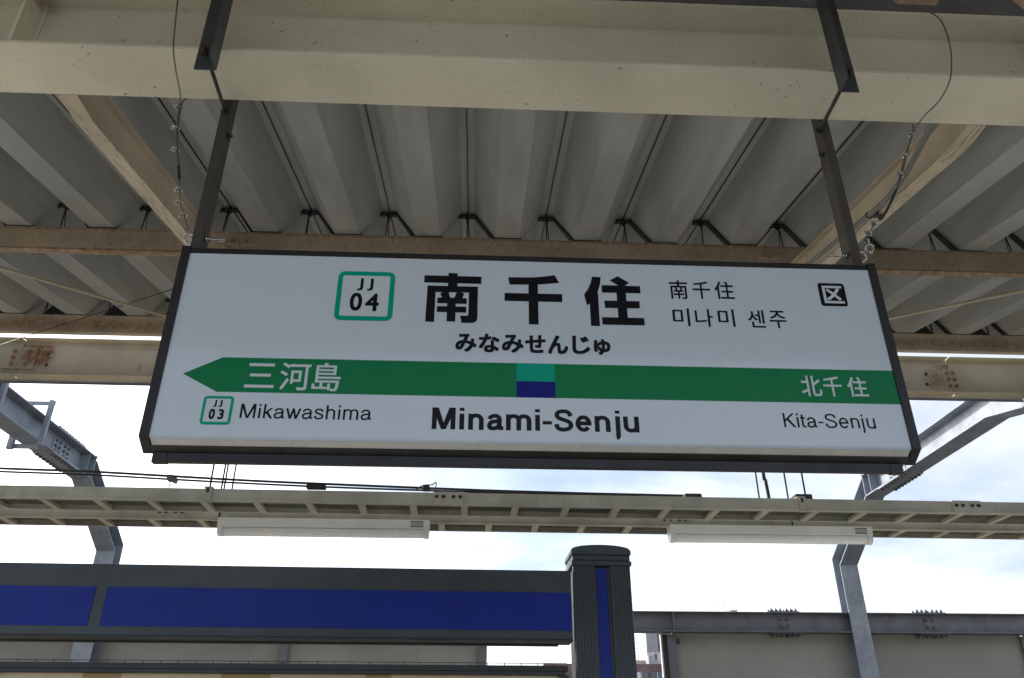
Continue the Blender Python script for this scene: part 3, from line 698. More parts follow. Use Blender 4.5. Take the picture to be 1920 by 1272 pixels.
def word(txt, xl, xr, zb0, zcap, w, adv, m, name, spans=None):
    """set a word between xl and xr on a base line, cap height zcap, with the usual widths of a grotesque"""
    pos, x = [], -SIDE[txt[0]] - (0.036 if txt[0] == 'K' else 0)
    for ch in txt:
        s, p, W = strokes(ch, w); a = adv[ch]
        if ch == 'j': k, ox = 1.0, a - 0.066 - W
        elif ch == 'i': k, ox = 1.0, (a - W) / 2
        elif ch == 'K': k, ox = (a - 0.076 - 0.005) / W, 0.076
        elif ch == 'k': k, ox = (a - 0.066 - 0.002) / W, 0.066
        else: k, ox = (a - 2 * SIDE[ch]) / W, SIDE[ch]
        mid = lambda q, k=k: (q[0] * k, q[1])
        pos.append((x + ox, [[mid(q) for q in line] for line in s], [[mid(q) for q in pl] for pl in p])); x += a
    total = x - (adv[txt[-1]] - (adv[txt[-1]] - SIDE[txt[-1]]))
    sx = (xr - xl) / total; sz = zcap / 0.718
    if spans:                                     # each letter fitted to its own measured extent
        pos = []
        for ch, (a, b) in zip(txt, spans):
            st, pg, W = strokes(ch, w); k = (b - a) / sx / W
            pos.append(((a - xl) / sx, [[(q[0] * k, q[1]) for q in line] for line in st], [[(q[0] * k, q[1]) for q in pl] for pl in pg]))
    for (ox, s, p), ch in zip(pos, txt):
        fl = Film(0.0006)
        T = lambda q: (xl + (ox + q[0]) * sx, zb0 + q[1] * sz)
        for line in s:
            wd = w * (0.88 if ch == '-' else 1.0)
            L, Rr = [], []
            for i, q in enumerate(line):
                a = Vector(line[max(0, i - 1)]); b = Vector(line[min(len(line) - 1, i + 1)])
                d = (b - a); d.normalize(); nrm = Vector((-d.y, d.x))
                tw = wd * (1 - 0.12 * abs(d.x)) / 2           # horizontals a little thinner than uprights
                L.append((q[0] + nrm.x * tw, q[1] + nrm.y * tw)); Rr.append((q[0] - nrm.x * tw, q[1] - nrm.y * tw))
            y = YP - fl.level - 0.00003 * fl.n; fl.n += 1
            o = len(fl.v)
            for a, b in zip(L, Rr):
                ta, tb = T(a), T(b); fl.v += [(ta[0], y, ta[1]), (tb[0], y, tb[1])]
            for i in range(len(L) - 1): fl.f.append((o + 2 * i, o + 2 * i + 1, o + 2 * i + 3, o + 2 * i + 2))
        for q in p: fl.poly([T(a) for a in q])
        fl.build(name, m)
def word_px(txt, org, base_l, base_r, cap_l, w, adv, name, spans=None):
    Zm = zoomer(*org); a, b, c_ = Zm(*base_l), Zm(*base_r), Zm(*cap_l)
    zb0 = (a[1] + b[1]) / 2
    sp = [(Zm(p, base_l[1])[0], Zm(q, base_l[1])[0]) for p, q in spans] if spans else None
    word(txt, a[0], b[0], zb0, c_[1] - a[1], w, adv, M_ink, name, sp)
word_px('Minami-Senju', (600, 470, 3.0), (627, 1006), (1798, 1023), (634, 884), 0.146, ADV_BOLD, 'name_letter',
        [(627, 760), (783, 809), (832, 921), (938, 1030), (1045, 1191), (1211, 1238), (1253, 1305), (1318, 1426), (1437, 1530), (1546, 1636), (1652, 1690), (1708, 1798)])
word_px('Mikawashima', (260, 460, 3.102), (585, 1004), (1350, 1020), (601, 921), 0.094, ADV, 'neighbour_letter')
word_px('Kita-Senju', (1230, 500, 3.635), (876, 1096), (1503, 1106), (860, 1000), 0.096, ADV, 'neighbour_letter')

# ------------------------------------------------------------------ sign hangers
def hexbolt(mb, c, axis, r=0.011, t=0.009, shank=0.02, sr=0.006):
    c = Vector(c); a = Vector(axis).normalized(); mb.cyl(c, c + a * t, r, 6); mb.cyl(c, c + a * shank, sr, 8); return mb
for sgn, xo, xi, xl0, xl1 in ((1, -1.011, -0.978, -1.003, -0.926), (-1, 1.370, 1.337, 1.332, 1.259)):
    lab = 'dark hanger clamped to the girder, holding the arrow end of the sign' if sgn > 0 else 'dark hanger clamped to the girder, holding the ward mark end of the sign'
    hg = thing('sign_hanger', lab, 'hanger', ((xo + xi) / 2, 2.36, 3.14), 'sign hangers')
    a, b = sorted((xo, xi)); zt2 = 4.10
    # channel open to the outside: inner web, front and back flanges
    mb = MB().box(a, b, 2.337, 2.342, 3.1435, zt2)
    wi = (xi - 0.005, xi) if sgn > 0 else (xi, xi + 0.005)
    mb.box(wi[0], wi[1], 2.3418, 2.3972, 3.1435, zt2).box(a, b, 2.397, 2.402, 3.1435, zt2)
    mb.build('hanger_post', M_post, hg, 0.0015)
    # angle in front of the girder
    a, b = sorted((xl0, xl1))
    m2 = MB().box(a, b, 2.030, 2.036, 3.696, 4.36)
    xs0 = (xl1 - 0.006, xl1) if sgn > 0 else (xl1, xl1 + 0.006)
    m2.box(xs0[0], xs0[1], 1.962, 2.0302, 3.696, 4.36)
    m2.build('clamp_angle', M_angle, hg, 0.0015)
    xr_ = (xl0 + xl1) / 2 - 0.008 * sgn
    zr = 3.772
    MB().cyl((xr_, 2.0, zr), (xr_ + (-0.022 if sgn > 0 else 0.022), 2.345, zr + 0.022), 0.0075, 10).build('clamp_rod', M_black, hg)
    hexbolt(MB(), (xr_, 2.0305, zr), (0, -1, 0), 0.013, 0.012, 0.034, 0.0075).cyl((xr_, 2.0305, zr), (xr_, 2.0275, zr), 0.017, 14).build('nut', M_black, hg)
    MB().cyl((xr_ - 0.022 * sgn, 2.330, zr + 0.021), (xr_ - 0.022 * sgn, 2.3372, zr + 0.021), 0.015, 14).build('washer', M_black, hg)
    mb = MB(); hexbolt(mb, (xi, 2.37, 3.70), (sgn, 0, 0), 0.011, 0.008, 0.018, 0.006); mb.build('bolt', M_black, hg)
    # eye bolt through the post
    zE, yE = 3.222, 2.370
    ring_x = xo - 0.020 * sgn
    eye = MB().ring((ring_x, yE, zE), (0, 1, 0.35), 0.018, 0.0042, 22, 7)
    eye.cyl((xo + 0.003 * sgn, yE, zE), (xi + 0.070 * sgn, yE, zE), 0.0045, 8)
    eye.cyl((xi + 0.001 * sgn, yE, zE), (xi + 0.010 * sgn, yE, zE), 0.0115, 6).cyl((xi + 0.012 * sgn, yE, zE), (xi + 0.019 * sgn, yE, zE), 0.0105, 6)
    eye.build('eye_bolt', M_zinc, hg)

# ------------------------------------------------------------------ safety wires with clips
def smooth(pts, n=8):
    out = []; P = [pts[0]] + pts + [pts[-1]]
    for i in range(1, len(P) - 2):
        p0, p1, p2, p3 = (Vector(P[j]) for j in (i - 1, i, i + 1, i + 2))
        for k in range(n):
            t = k / n; out.append(0.5 * ((2 * p1) + (p2 - p0) * t + (2 * p0 - 5 * p1 + 4 * p2 - p3) * t * t + (3 * p1 - p0 - 3 * p2 + p3) * t ** 3))
    out.append(Vector(pts[-1])); return out
def clip(c, d, side, parent):
    """wire rope clip: saddle, U bolt and two nuts round the rope at c"""
    c = Vector(c); d = Vector(d).normalized(); u = Vector(side); u = (u - d * u.dot(d)).normalized(); w = d.cross(u)
    mb = MB()
    def ob(o, a, b, e):
        A, B, E_ = d * a, w * b, u * e
        lo = [o - A - B - E_, o + A - B - E_, o + A + B - E_, o - A + B - E_]
        mb.quad_prism(lo, [q + E_ * 2 for q in lo])
    ob(c + u * 0.006, 0.006, 0.0105, 0.0035)
    for s_ in (-1, 1):
        mb.cyl(c + w * 0.0075 * s_ - u * 0.004, c + w * 0.0075 * s_ + u * 0.022, 0.0024, 6)
        mb.cyl(c + w * 0.0075 * s_ + u * 0.0095, c + w * 0.0075 * s_ + u * 0.0150, 0.0052, 6)
    mb.tube([c + w * 0.0075 * math.cos(a) - u * (0.004 + 0.005 * math.sin(a)) for a in [math.pi * i / 8 for i in range(9)]], 0.0026, 6)
    mb.build('rope_clip', M_zinc, parent)
for side_, path, clips, sleeve, lab in (
    (-1, [(334, -30, 2.045), (333, 0, 2.045), (328, 50, 2.047), (325, 92, 2.050), (329, 128, 2.11), (335, 160, 2.20), (338.5, 184, 2.285), (336.5, 200, 2.345), (331.5, 240, 2.352), (331, 280, 2.358), (335, 320, 2.362), (337, 355, 2.364), (338, 378, 2.366), (345, 403, 2.368), (353, 431, 2.370)],
     [1, 2, 3, 4, 5, 6], ((334.5, 312), (336, 336)), 'thin safety wire with six clips on the arrow end hanger'),
    (1, [(1742, 24, 2.075), (1752, 28, 2.060), (1766, 42, 2.055), (1778, 72, 2.05), (1784, 108, 2.055), (1781, 150, 2.06), (1762, 188, 2.13), (1735, 216, 2.21), (1717, 239, 2.305), (1711, 255, 2.345), (1697, 293, 2.352), (1688, 328, 2.356), (1676, 368, 2.36), (1656, 405, 2.363), (1640, 420, 2.365), (1630, 440, 2.367), (1625, 455, 2.37), (1621, 466, 2.370)],
     [], ((1680, 357), (1650, 411)), 'looped safety wire with six clips on the ward mark end hanger')):
    wr = thing('safety_wire', lab, 'wire', atY(path[-1][0], path[-1][1], 2.37), 'safety wires of the sign')
    pts = smooth([atY(x, y, Y) for x, y, Y in path], 8)
    # the part below the girder is a doubled rope
    MB().tube(pts, 0.0026, 7).build('rope', M_wire, wr)
    if side_ < 0:
        low = [(351, 184, 2.335), (344, 190, 2.335), (340, 199, 2.345), (334, 240, 2.352), (333.5, 280, 2.358), (337, 318, 2.362)]
        cl = [(337, 201, 2.345), (331.8, 241, 2.352), (331.5, 281, 2.358), (337, 356, 2.364), (338, 380, 2.366), (345.5, 404, 2.368)]
        sd = (-0.8, -0.6, 0.1)
    else:
        low = [(1711.5, 234, 2.335), (1712, 246, 2.345), (1708, 258, 2.347), (1699.5, 294, 2.352), (1690.5, 329, 2.356), (1680, 362, 2.36)]
        cl = [(1709.5, 255, 2.345), (1698, 294, 2.352), (1689, 329, 2.356), (1641, 421, 2.365), (1630, 439, 2.367), (1626, 454, 2.37)]
        sd = (-0.8, -0.55, 0.1)
    MB().tube(smooth([atY(x, y, Y) for x, y, Y in low], 6), 0.0026, 7).build('rope_tail', M_wire, wr)
    cp = [atY(x, y, Y) for x, y, Y in cl]
    for i, c_ in enumerate(cp):
        d_ = (cp[min(i + 1, 5)] - cp[max(i - 1, 0)]); clip(c_, d_, sd, wr)
    a, b = sleeve
    sa, sb_ = atY(*a, 2.36), atY(*b, 2.362)
    if side_ < 0: MB().tube([sa, sb_], 0.0062, 8).build('sleeve', M_sleeve, wr)
    else:
        sl = smooth([atY(1680, 357, 2.359), atY(1672, 376, 2.361), atY(1662, 396, 2.3625), atY(1656, 404, 2.363), atY(1650, 411, 2.364)], 4)
        MB().tube(sl, [0.0052] * 12 + [0.0085] * (len(sl) - 12), 8).build('sleeve', M_sleeve, wr)
        cs = atY(1630, 465, 2.36)
        MB().ring(cs, (0.5, 1, 0.2), 0.014, 0.0035, 18, 6).cyl(cs + Vector((0.004, -0.012, -0.012)), cs + Vector((0.012, 0.016, -0.012)), 0.005, 8).build('shackle', M_zinc, wr)

# grey conduit by the right rafter, with its clamp
cpts = smooth([atS(1768, 205, 4.24), atS(1745, 240, 4.23), atS(1722, 283, 4.20), atS(1698, 327, 4.17), atS(1680, 353, 4.16), atS(1662, 374, 4.155), atS(1640, 394, 4.155), atS(1600, 427, 4.155), atS(1530, 484, 4.155), atS(1470, 532, 4.155)], 6)
cd = thing('conduit', 'grey cable conduit bending along the right hand rafter', 'conduit', cpts[-1])
MB().tube(cpts, 0.0125, 10).build('pipe', M_conduit, cd)
c_ = atS(1629, 404, 4.155)
MB().ring(c_, cpts[38] - cpts[34], 0.0145, 0.004, 14, 6).box(c_.x + 0.005, c_.x + 0.07, c_.y - 0.012, c_.y + 0.012, c_.z - 0.006, c_.z + 0.002).box(c_.x + 0.035, c_.x + 0.045, c_.y - 0.012, c_.y + 0.012, c_.z + 0.0018, c_.z + 0.03).build('clamp', M_post, cd)

# thin stray wire at the left
pa = atS(330, 540.5, 4.522); n_pl = ray(0, 647).cross(ray(325, 542))
zq = EYE.z - (n_pl.x * -5.0 + n_pl.y * 6.5) / n_pl.z
MB().tube([Vector((-5.0, 6.5, zq)), pa], 0.0032, 6).build('stay_wire', M_black)
tag(bpy.data.objects['stay_wire'], 'thin black wire slanting under the roof beside the arrow end', 'wire')

# ------------------------------------------------------------------ galvanised portal frames over the track
def frame(xa, xb, dz, lab):
    f = thing('portal_frame', lab, 'steel frame', ((xa + xb) / 2, 11.125, -1.0), 'galvanised portal frames over the track')
    xc = (xa + xb) / 2; t = 0.014
    front = [(11.125, -1.0), (11.125, 3.994 + dz), (9.994, 4.644 + dz), (7.25, 4.644 + dz), (6.66, 4.514 + dz)]
    back = [(11.356, -1.0), (11.356, 4.131 + dz), (10.025, 4.894 + dz)]
    MB().strip_yz(list(reversed(front)), t, xa, xb).build('inner_flange', M_galv, f)
    MB().strip_yz(back, t, xa, xb).build('outer_flange', M_galv, f)
    MB().box(xa, xb, 6.68, 10.025, 4.9225 + dz, 4.9375 + dz).build('top_flange', M_galv, f)
    MB().box(xa, xb, 9.987, 10.002, 4.637 + dz, 4.956 + dz).build('end_plate', M_galv, f, 0.002)
    w = MB()
    w.yz([(11.13, -1.0), (11.35, -1.0), (11.35, 4.125 + dz), (11.13, 4.0 + dz)], xc - 0.005, xc + 0.005)
    w.yz([(11.13, 4.0 + dz), (11.35, 4.125 + dz), (10.025, 4.888 + dz), (10.0, 4.65 + dz)], xc - 0.005, xc + 0.005)
    w.yz([(9.9865, 4.65 + dz), (9.9865, 4.924 + dz), (6.68, 4.924 + dz), (6.68, 4.53 + dz), (7.25, 4.656 + dz)], xc - 0.005, xc + 0.005)
    w.build('web', M_galv, f)
    c_ = MB().box(xa, xb, 6.42, 6.434, 0, zb - 0.002).box(xa, xb, 6.646, 6.66, 0, zb - 0.002).box(xc - 0.005, xc + 0.005, 6.434, 6.646, 0, zb - 0.002)
    c_.build('platform_leg', M_galv, f)
    for sx in (-1, 1):                            # stiffeners by the knee
        a, b = sorted((xc + sx * 0.0052, xc + sx * 0.12))
        MB().box(a, b, 9.825, 9.835, 4.659 + dz, 4.922 + dz).build('stiffener', M_galv, f)
    # bolted splice
    MB().box(xc - 0.015, xc + 0.015, 9.10, 9.525, 4.694 + dz, 4.881 + dz).build('web_splice', M_galv, f)
    bl = MB()
    for yy in (9.16, 9.25, 9.375, 9.465):
        for zq_ in (4.725, 4.7875, 4.85):
            for sx in (-1, 1): bl.cyl((xc + sx * 0.0145, yy, zq_ + dz), (xc + sx * 0.034, yy, zq_ + dz), 0.019, 6)
    bl.build('web_bolts', M_bolt, f)['kind'] = 'stuff'
    MB().box(xa, xb, 8.975, 9.65, 4.631 + dz, 4.6435 + dz).build('flange_splice', M_galv, f)
    MB().box(xa, xb, 8.975, 9.65, 4.9377 + dz, 4.951 + dz).build('flange_splice', M_galv, f)
    bl = MB()
    for i in range(8):
        for xq in (xa + 0.038, xb - 0.038):
            yy = 9.0125 + 0.085 * i
            bl.cyl((xq, yy, 4.608 + dz), (xq, yy, 4.632 + dz), 0.018, 6); bl.cyl((xq, yy, 4.95 + dz), (xq, yy, 4.974 + dz), 0.018, 6)
    bl.build('flange_bolts', M_bolt, f)['kind'] = 'stuff'
    return f
frame(5.126, 5.376, 0.0, 'galvanised portal frame with sunlit web beyond the Kita-Senju end of the sign')
frame(-5.139, -4.889, 0.09, 'shaded galvanised portal frame beyond the arrow end of the sign')
# angle clamps round the left beam
for (yc, nm) in ((8.575, 'a'), (7.65, 'b')):
    cl = thing('angle_clamp', 'bracket of angles clamped round the shaded frame beam' + (', nearer its splice' if nm == 'a' else ', close under the edge girder'), 'bracket', (-5.0, yc, 4.66), 'angle clamps on the frame')
    MB().box(-4.881, -4.831, yc - 0.006, yc + 0.038, 4.675, 5.21).build('leg', M_galv, cl)
    MB().box(-5.206, -5.147, yc - 0.006, yc + 0.038, 4.625, 5.21).build('leg', M_galv, cl)
    MB().box(-5.206, -4.831, yc + 0.0382, yc + 0.045, 5.16, 5.21).build('top_bar', M_galv, cl)
    MB().box(-5.206, -4.881, yc + 0.0382, yc + 0.045, 4.6375, 4.694).build('bottom_bar', M_galv, cl)

# ------------------------------------------------------------------ track-side barrier: rail, posts, panels
def hrail(xa, xb, lab):
    h = thing('barrier_rail', lab, 'steel rail', ((xa + xb) / 2, 11.25, 3.10), 'rails along the barrier top')
    MB().box(xa, xb, 11.143, 11.350, 3.100, 3.1125).build('bottom_flange', M_galvd, h)
    MB().box(xa, xb, 11.143, 11.350, 3.3475, 3.360).build('top_flange', M_galvd, h)
    MB().box(xa, xb, 11.244, 11.256, 3.1123, 3.3477).build('web', M_galvd, h)
    return h
rails = [hrail(-25, -5.022, 'grey barrier rail running on from the shaded frame'), hrail(-5.006, 5.244, 'grey barrier rail between the two portal frames'), hrail(5.258, 25, 'grey barrier rail running on from the sunlit frame')]
for xs_c, rl in ((4.244, rails[1]), (6.288, rails[2]), (-4.0, rails[1]), (-6.5, rails[0]), (10.6, rails[2])):
    MB().box(xs_c - 0.075, xs_c + 0.075, 11.231, 11.2442, 3.156, 3.306).build('web_splice', M_galvd, rl)
    MB().box(xs_c - 0.21, xs_c + 0.21, 11.16, 11.34, 3.3602, 3.3725).build('flange_splice', M_galvd, rl)
    MB().box(xs_c - 0.21, xs_c + 0.21, 11.16, 11.34, 3.0875, 3.0998).build('flange_splice', M_galvd, rl)
    bl = MB()
    for i in (-1, 1):
        for j in (-1, 1): bl.cyl((xs_c + 0.041 * i, 11.207, 3.231 + 0.041 * j), (xs_c + 0.041 * i, 11.232, 3.231 + 0.041 * j), 0.020, 6)
    for i in (-0.169, -0.106, -0.044, 0.044, 0.106, 0.169):
        for yq in (11.194, 11.306):
            bl.cyl((xs_c + i, yq, 3.371), (xs_c + i, yq, 3.395), 0.019, 6); bl.tube([(xs_c + i, yq, 3.394), (xs_c + i, yq, 3.413)], [0.0125, 0.011], 6)
            bl.cyl((xs_c + i, yq, 3.065), (xs_c + i, yq, 3.089), 0.019, 6); bl.tube([(xs_c + i, yq, 3.066), (xs_c + i, yq, 3.047)], [0.0125, 0.011], 6)
    bl.build('bolts', M_bolt, rl)['kind'] = 'stuff'
for x in (2.70, 0.125):
    MB().box(x - 0.005, x + 0.005, 11.150, 11.2442, 3.1127, 3.3473).build('stiffener', M_galvd, rails[1])
for x, lab in ((-7.56, 'grey barrier post out beyond the shaded frame'), (-2.5, 'grey barrier post in the slot under the blue board header'), (0.125, 'grey barrier post closing the panels at the open bay, behind the board'),
               (2.69, 'grey barrier post beside the open bay with houses'), (7.63, 'grey barrier post at the outer end of the beige panels')):
    p = thing('barrier_post', lab, 'post', (x, 11.38, -1.0), 'barrier posts')
    MB().box(x - 0.0625, x + 0.0625, 11.3125, 11.3225, -1.0, 3.086).build('flange', M_galvd, p)
    MB().box(x - 0.0625, x + 0.0625, 11.44, 11.45, -1.0, 3.086).build('flange', M_galvd, p)
    MB().box(x - 0.005, x + 0.005, 11.3225, 11.44, -1.0, 3.086).build('web', M_galvd, p)
    if x > 1: MB().box(x + 0.065, x + 0.106, 11.30, 11.344, 2.9625, 3.025).build('bracket', M_slated, p)
for xa, xb, lab in ((-11.2, -7.585, 'beige noise barrier wall out beyond the shaded frame'), (-7.54, -5.025, 'beige noise barrier wall left of the shaded frame, seen through the board slot'), (-5.0, -2.525, 'beige noise barrier wall between the shaded frame and the slot post'), (-2.475, 0.10, 'beige noise barrier wall ending at the open bay'), (2.7125, 5.2375, 'beige noise barrier wall between the open bay and the sunlit frame'), (5.2625, 7.60, 'beige noise barrier wall right beside the sunlit frame'), (7.65, 11.2, 'beige noise barrier wall beyond the last post')):
    p = thing('noise_barrier', lab, 'barrier', ((xa + xb) / 2, 11.39, -1.0), 'beige lengths of noise barrier')
    MB().box(xa, xb, 11.369, 11.4125, -1.0, 3.175).build('sheet', M_panel, p)
    MB().box(xa, xb, 11.356, 11.419, 3.1752, 3.21).build('cap', M_panel, p, 0.003)
# pale edge strip and jamb of the open bay
ep = thing('pane_frame', 'pale edge strip and black jamb of the open bay', 'frame', (2.575, 11.375, -1.0))
MB().box(2.544, 2.5625, 11.35, 11.40, -1.0, 3.086).build('edge_strip', M_lampb, ep)
MB().box(2.563, 2.623, 11.325, 11.45, -1.0, 3.086).build('jamb', M_black, ep)

# ------------------------------------------------------------------ cable ladders, cables, lamps
YA, YBk = 4.345, 4.76
TR = 0.012                                       # the ladders run very slightly askew to the sign
def ladder(yf, depth, zb_l, zt_l, x_first, lab, splices, hangers):
    L = thing('cable_ladder', lab, 'cable ladder', (0, yf, zb_l), 'cable ladders under the canopy', rz=TR)
    lo = lambda y: y - yf
    def part(mb, name, m, bv=0.0):
        mb.v = [(x, lo(y), z - zb_l) for x, y, z in mb.v]; o = mb.build(name, m, None, bv); o.parent = L; return o
    for y0, s in ((yf, 1), (yf + depth, -1)):
        mb = MB()
        a, b = sorted((y0, y0 + 0.004 * s)); mb.box(-9, 9, a, b, zb_l + 0.0125, zt_l)
        a, b = sorted((y0 - 0.005 * s, y0 + (0.026 if s > 0 else 0.006) * s)); mb.box(-9, 9, a, b, zb_l, zb_l + 0.0125)
        a, b = sorted((y0 + 0.0042 * s, y0 + 0.028 * s)); mb.box(-9, 9, a, b, zt_l - 0.004, zt_l)
        part(mb, 'side_rail', M_tray, 0.0015)
    x = x_first - 0.287 * 22
    while x < 8.8:
        if x > -8.8: part(MB().box(x - 0.019, x + 0.019, yf + 0.0265, yf + depth - 0.0065, zb_l + 0.0005, zb_l + 0.02), 'rung', M_tray)
        x += 0.287
    for px, py in splices:
        c_ = atY(px, py, yf).x
        part(MB().box(c_ - 0.085, c_ + 0.085, yf - 0.010, yf - 0.0002, zb_l + 0.013, zt_l + 0.002).box(c_ - 0.085, c_ + 0.085, yf - 0.012, yf + 0.02, zb_l - 0.003, zb_l + 0.0125), 'splice_plate', M_tray, 0.001)
        for dx_ in (-0.066, -0.028, 0.028, 0.066):
            part(MB().cyl((c_ + dx_, yf - 0.017, (zb_l + zt_l) / 2 + 0.008), (c_ + dx_, yf - 0.0095, (zb_l + zt_l) / 2 + 0.008), 0.010, 10), 'bolt', M_dot)
    for px, py in hangers:
        c_ = atY(px, py, yf).x
        part(MB().box(c_ - 0.02, c_ + 0.02, yf - 0.009, yf - 0.0002, zb_l + 0.004, zt_l + 0.006).box(c_ - 0.028, c_ + 0.02, yf - 0.009, yf + 0.03, zt_l + 0.0062, zt_l + 0.010).box(c_ - 0.02, c_ + 0.02, yf - 0.009, yf + 0.02, zb_l - 0.004, zb_l - 0.0003), 'hanger_clip', M_tray)
        part(MB().box(c_ - 0.010, c_ + 0.004, yf - 0.0105, yf - 0.0092, zb_l + 0.045, zt_l + 0.002), 'clip_bolt', M_dot)
    return L
ladder(YA, 0.225, 2.842, 2.912, atZ(167, 930, 2.842).x, 'cream cable ladder on the sign side, with two rods and clips', [(841, 930), (1818, 945)], [(394, 918), (1507, 940)])
ladder(YBk, 0.19, 2.848, 2.915, atZ(180, 968, 2.848).x, 'cream cable ladder on the track side, with lamps hung under it', [(325, 957), (1266, 975)], [(407, 960), (1456, 984)])
def cable(y, z, r, m, lab, grp, amp=0.004):
    ph = random.random() * 9
    pts = [(-9 + 0.45 * i, y + TR * (-9 + 0.45 * i) + amp * math.sin(ph + i * 0.9) , z + 0.0015 * math.sin(ph * 2 + i * 1.7)) for i in range(41)]
    o = MB().tube(pts, r, 7).build('power_cable', m); tag(o, lab, 'cable', grp)
for i in range(9):
    m = (M_cable, M_cable, M_cable2, M_cableg if i == 5 else M_cable)[i % 4] if i != 5 else M_cableg
    cable(YA + 0.035 + 0.0195 * i, 2.842 + 0.0315, 0.0105, m, 'green sheathed cable lying in the sign side ladder' if i == 5 else ('dark grey cable lying in the sign side ladder' if m is M_cable2 else 'brown cable lying in the sign side ladder'), 'cables in the sign side ladder', 0.0005)
for i in range(8):
    m = (M_cable, M_cable2, M_cable, M_cable)[i % 4]
    cable(YBk + 0.03 + 0.0185 * i, 2.848 + 0.030, 0.0095, m, 'dark grey cable lying in the track side ladder' if m is M_cable2 else 'brown cable lying in the track side ladder', 'cables in the track side ladder', 0.0005)
# cable pair strung just above the ladders, with clamps
YW = 4.66
pa = [atY(x, y, YW) for x, y in ((-400, 862), (0, 878.5), (160, 884), (320, 893), (480, 902), (640, 909), (800, 915.5), (960, 921.5), (1120, 926), (1300, 930))]
pb = [atY(x, y, YW + 0.01) for x, y in ((-400, 869), (0, 884.5), (160, 890), (320, 899), (480, 907.5), (640, 914.5), (800, 920), (960, 925.5), (1120, 930), (1300, 934))]
tag(MB().tube(smooth(pa, 4), 0.0075, 7).build('strung_cable', M_cable2), 'upper black cable strung over the ladders, reaching a clamp', 'cable', 'strung cables')
tag(MB().tube(smooth(pb, 4), 0.0062, 7).build('strung_cable', M_cable2), 'lower black cable strung over the ladders', 'cable', 'strung cables')
c_ = atY(321, 898, YW)
ck = thing('cable_clamp', 'grey clamp block holding the strung cable pair', 'clamp', c_)
MB().box(c_.x - 0.022, c_.x + 0.014, YW - 0.018, YW + 0.03, c_.z - 0.012, c_.z + 0.022).build('block', M_galvd, ck, 0.003)
MB().box(c_.x + 0.0145, c_.x + 0.034, YW - 0.014, YW + 0.02, c_.z - 0.024, c_.z + 0.004).cyl((c_.x - 0.002, YW, c_.z - 0.011), (c_.x - 0.002, YW, 2.90), 0.003, 6).build('stem', M_galvd, ck)
c_ = atY(593, 911, YW); tag(MB().box(c_.x - 0.055, c_.x + 0.058, YW - 0.02, YW + 0.025, c_.z - 0.02, c_.z + 0.002).build('cable_joint', M_black, None, 0.003), 'black box joint on the strung cables', 'joint box')
c_ = atY(800, 915, YW)
ct = thing('cable_tie_clamp', 'small clamp with a bent wire tail where the strung cables meet the ladder', 'clamp', c_)
MB().box(c_.x - 0.022, c_.x + 0.018, YW - 0.02, YW + 0.025, c_.z - 0.018, c_.z + 0.010).build('block', M_cable2, ct, 0.004)
MB().tube(smooth([(c_.x - 0.06, YW - 0.012, c_.z - 0.016), (c_.x - 0.03, YW - 0.015, c_.z + 0.006), (c_.x, YW - 0.018, c_.z + 0.012), (c_.x + 0.03, YW - 0.015, c_.z + 0.014), (c_.x + 0.052, YW - 0.01, c_.z + 0.03), (c_.x + 0.057, YW - 0.01, c_.z + 0.024), (c_.x + 0.052, YW - 0.01, c_.z - 0.015)], 4), 0.0035, 6).build('wire_tail', M_cable2, ct)
for px, lab in ((1300, 'flat black cover lying on the ladder short of the right rods'), (1507, 'flat black cover lying on the ladder at the right hanger clip')):
    c_ = atY(px, 925 if px < 1400 else 926, YA + 0.06); tag(MB().box(c_.x - 0.05, c_.x + 0.05, YA + 0.06, YA + 0.16, 2.89, c_.z).build('cable_cover', M_cable2, None, 0.006), lab, 'cover')
# threaded rods that hold the ladders
for i, (px0, y0, yy) in enumerate(((395, 906, 4.36), (416, 912, 4.56), (421, 912, 4.74), (436, 912, 4.95), (1423, 930, 4.95), (1477, 930, 4.74), (1509, 922, 4.38))):
    x = atY(px0, y0, yy).x
    rd = MB().cyl((x, yy, 2.845), (x, yy, 4.53 + SL * (yy - 4.16)), 0.0052, 7).build('hanger_rod', M_black)
    tag(rd, 'thin dark rod holding the cable ladders, on the arrow side' if px0 < 900 else 'thin dark rod holding the cable ladders, on the Kita-Senju side', 'rod', 'rods of the cable ladders')
x = atY(1440, 925, 4.62).x
tag(MB().tube(smooth([(x - 0.004, 4.62, 2.86), (x, 4.62, 2.96), (x, 4.62, 3.02), (x - 0.004, 4.62, 3.10), (x - 0.012, 4.62, 3.25), (x - 0.012, 4.62, 4.55)], 5), 0.011, 8).build('riser_cable', M_cable2), 'thicker grey cable rising from the ladder among the right rods', 'cable')

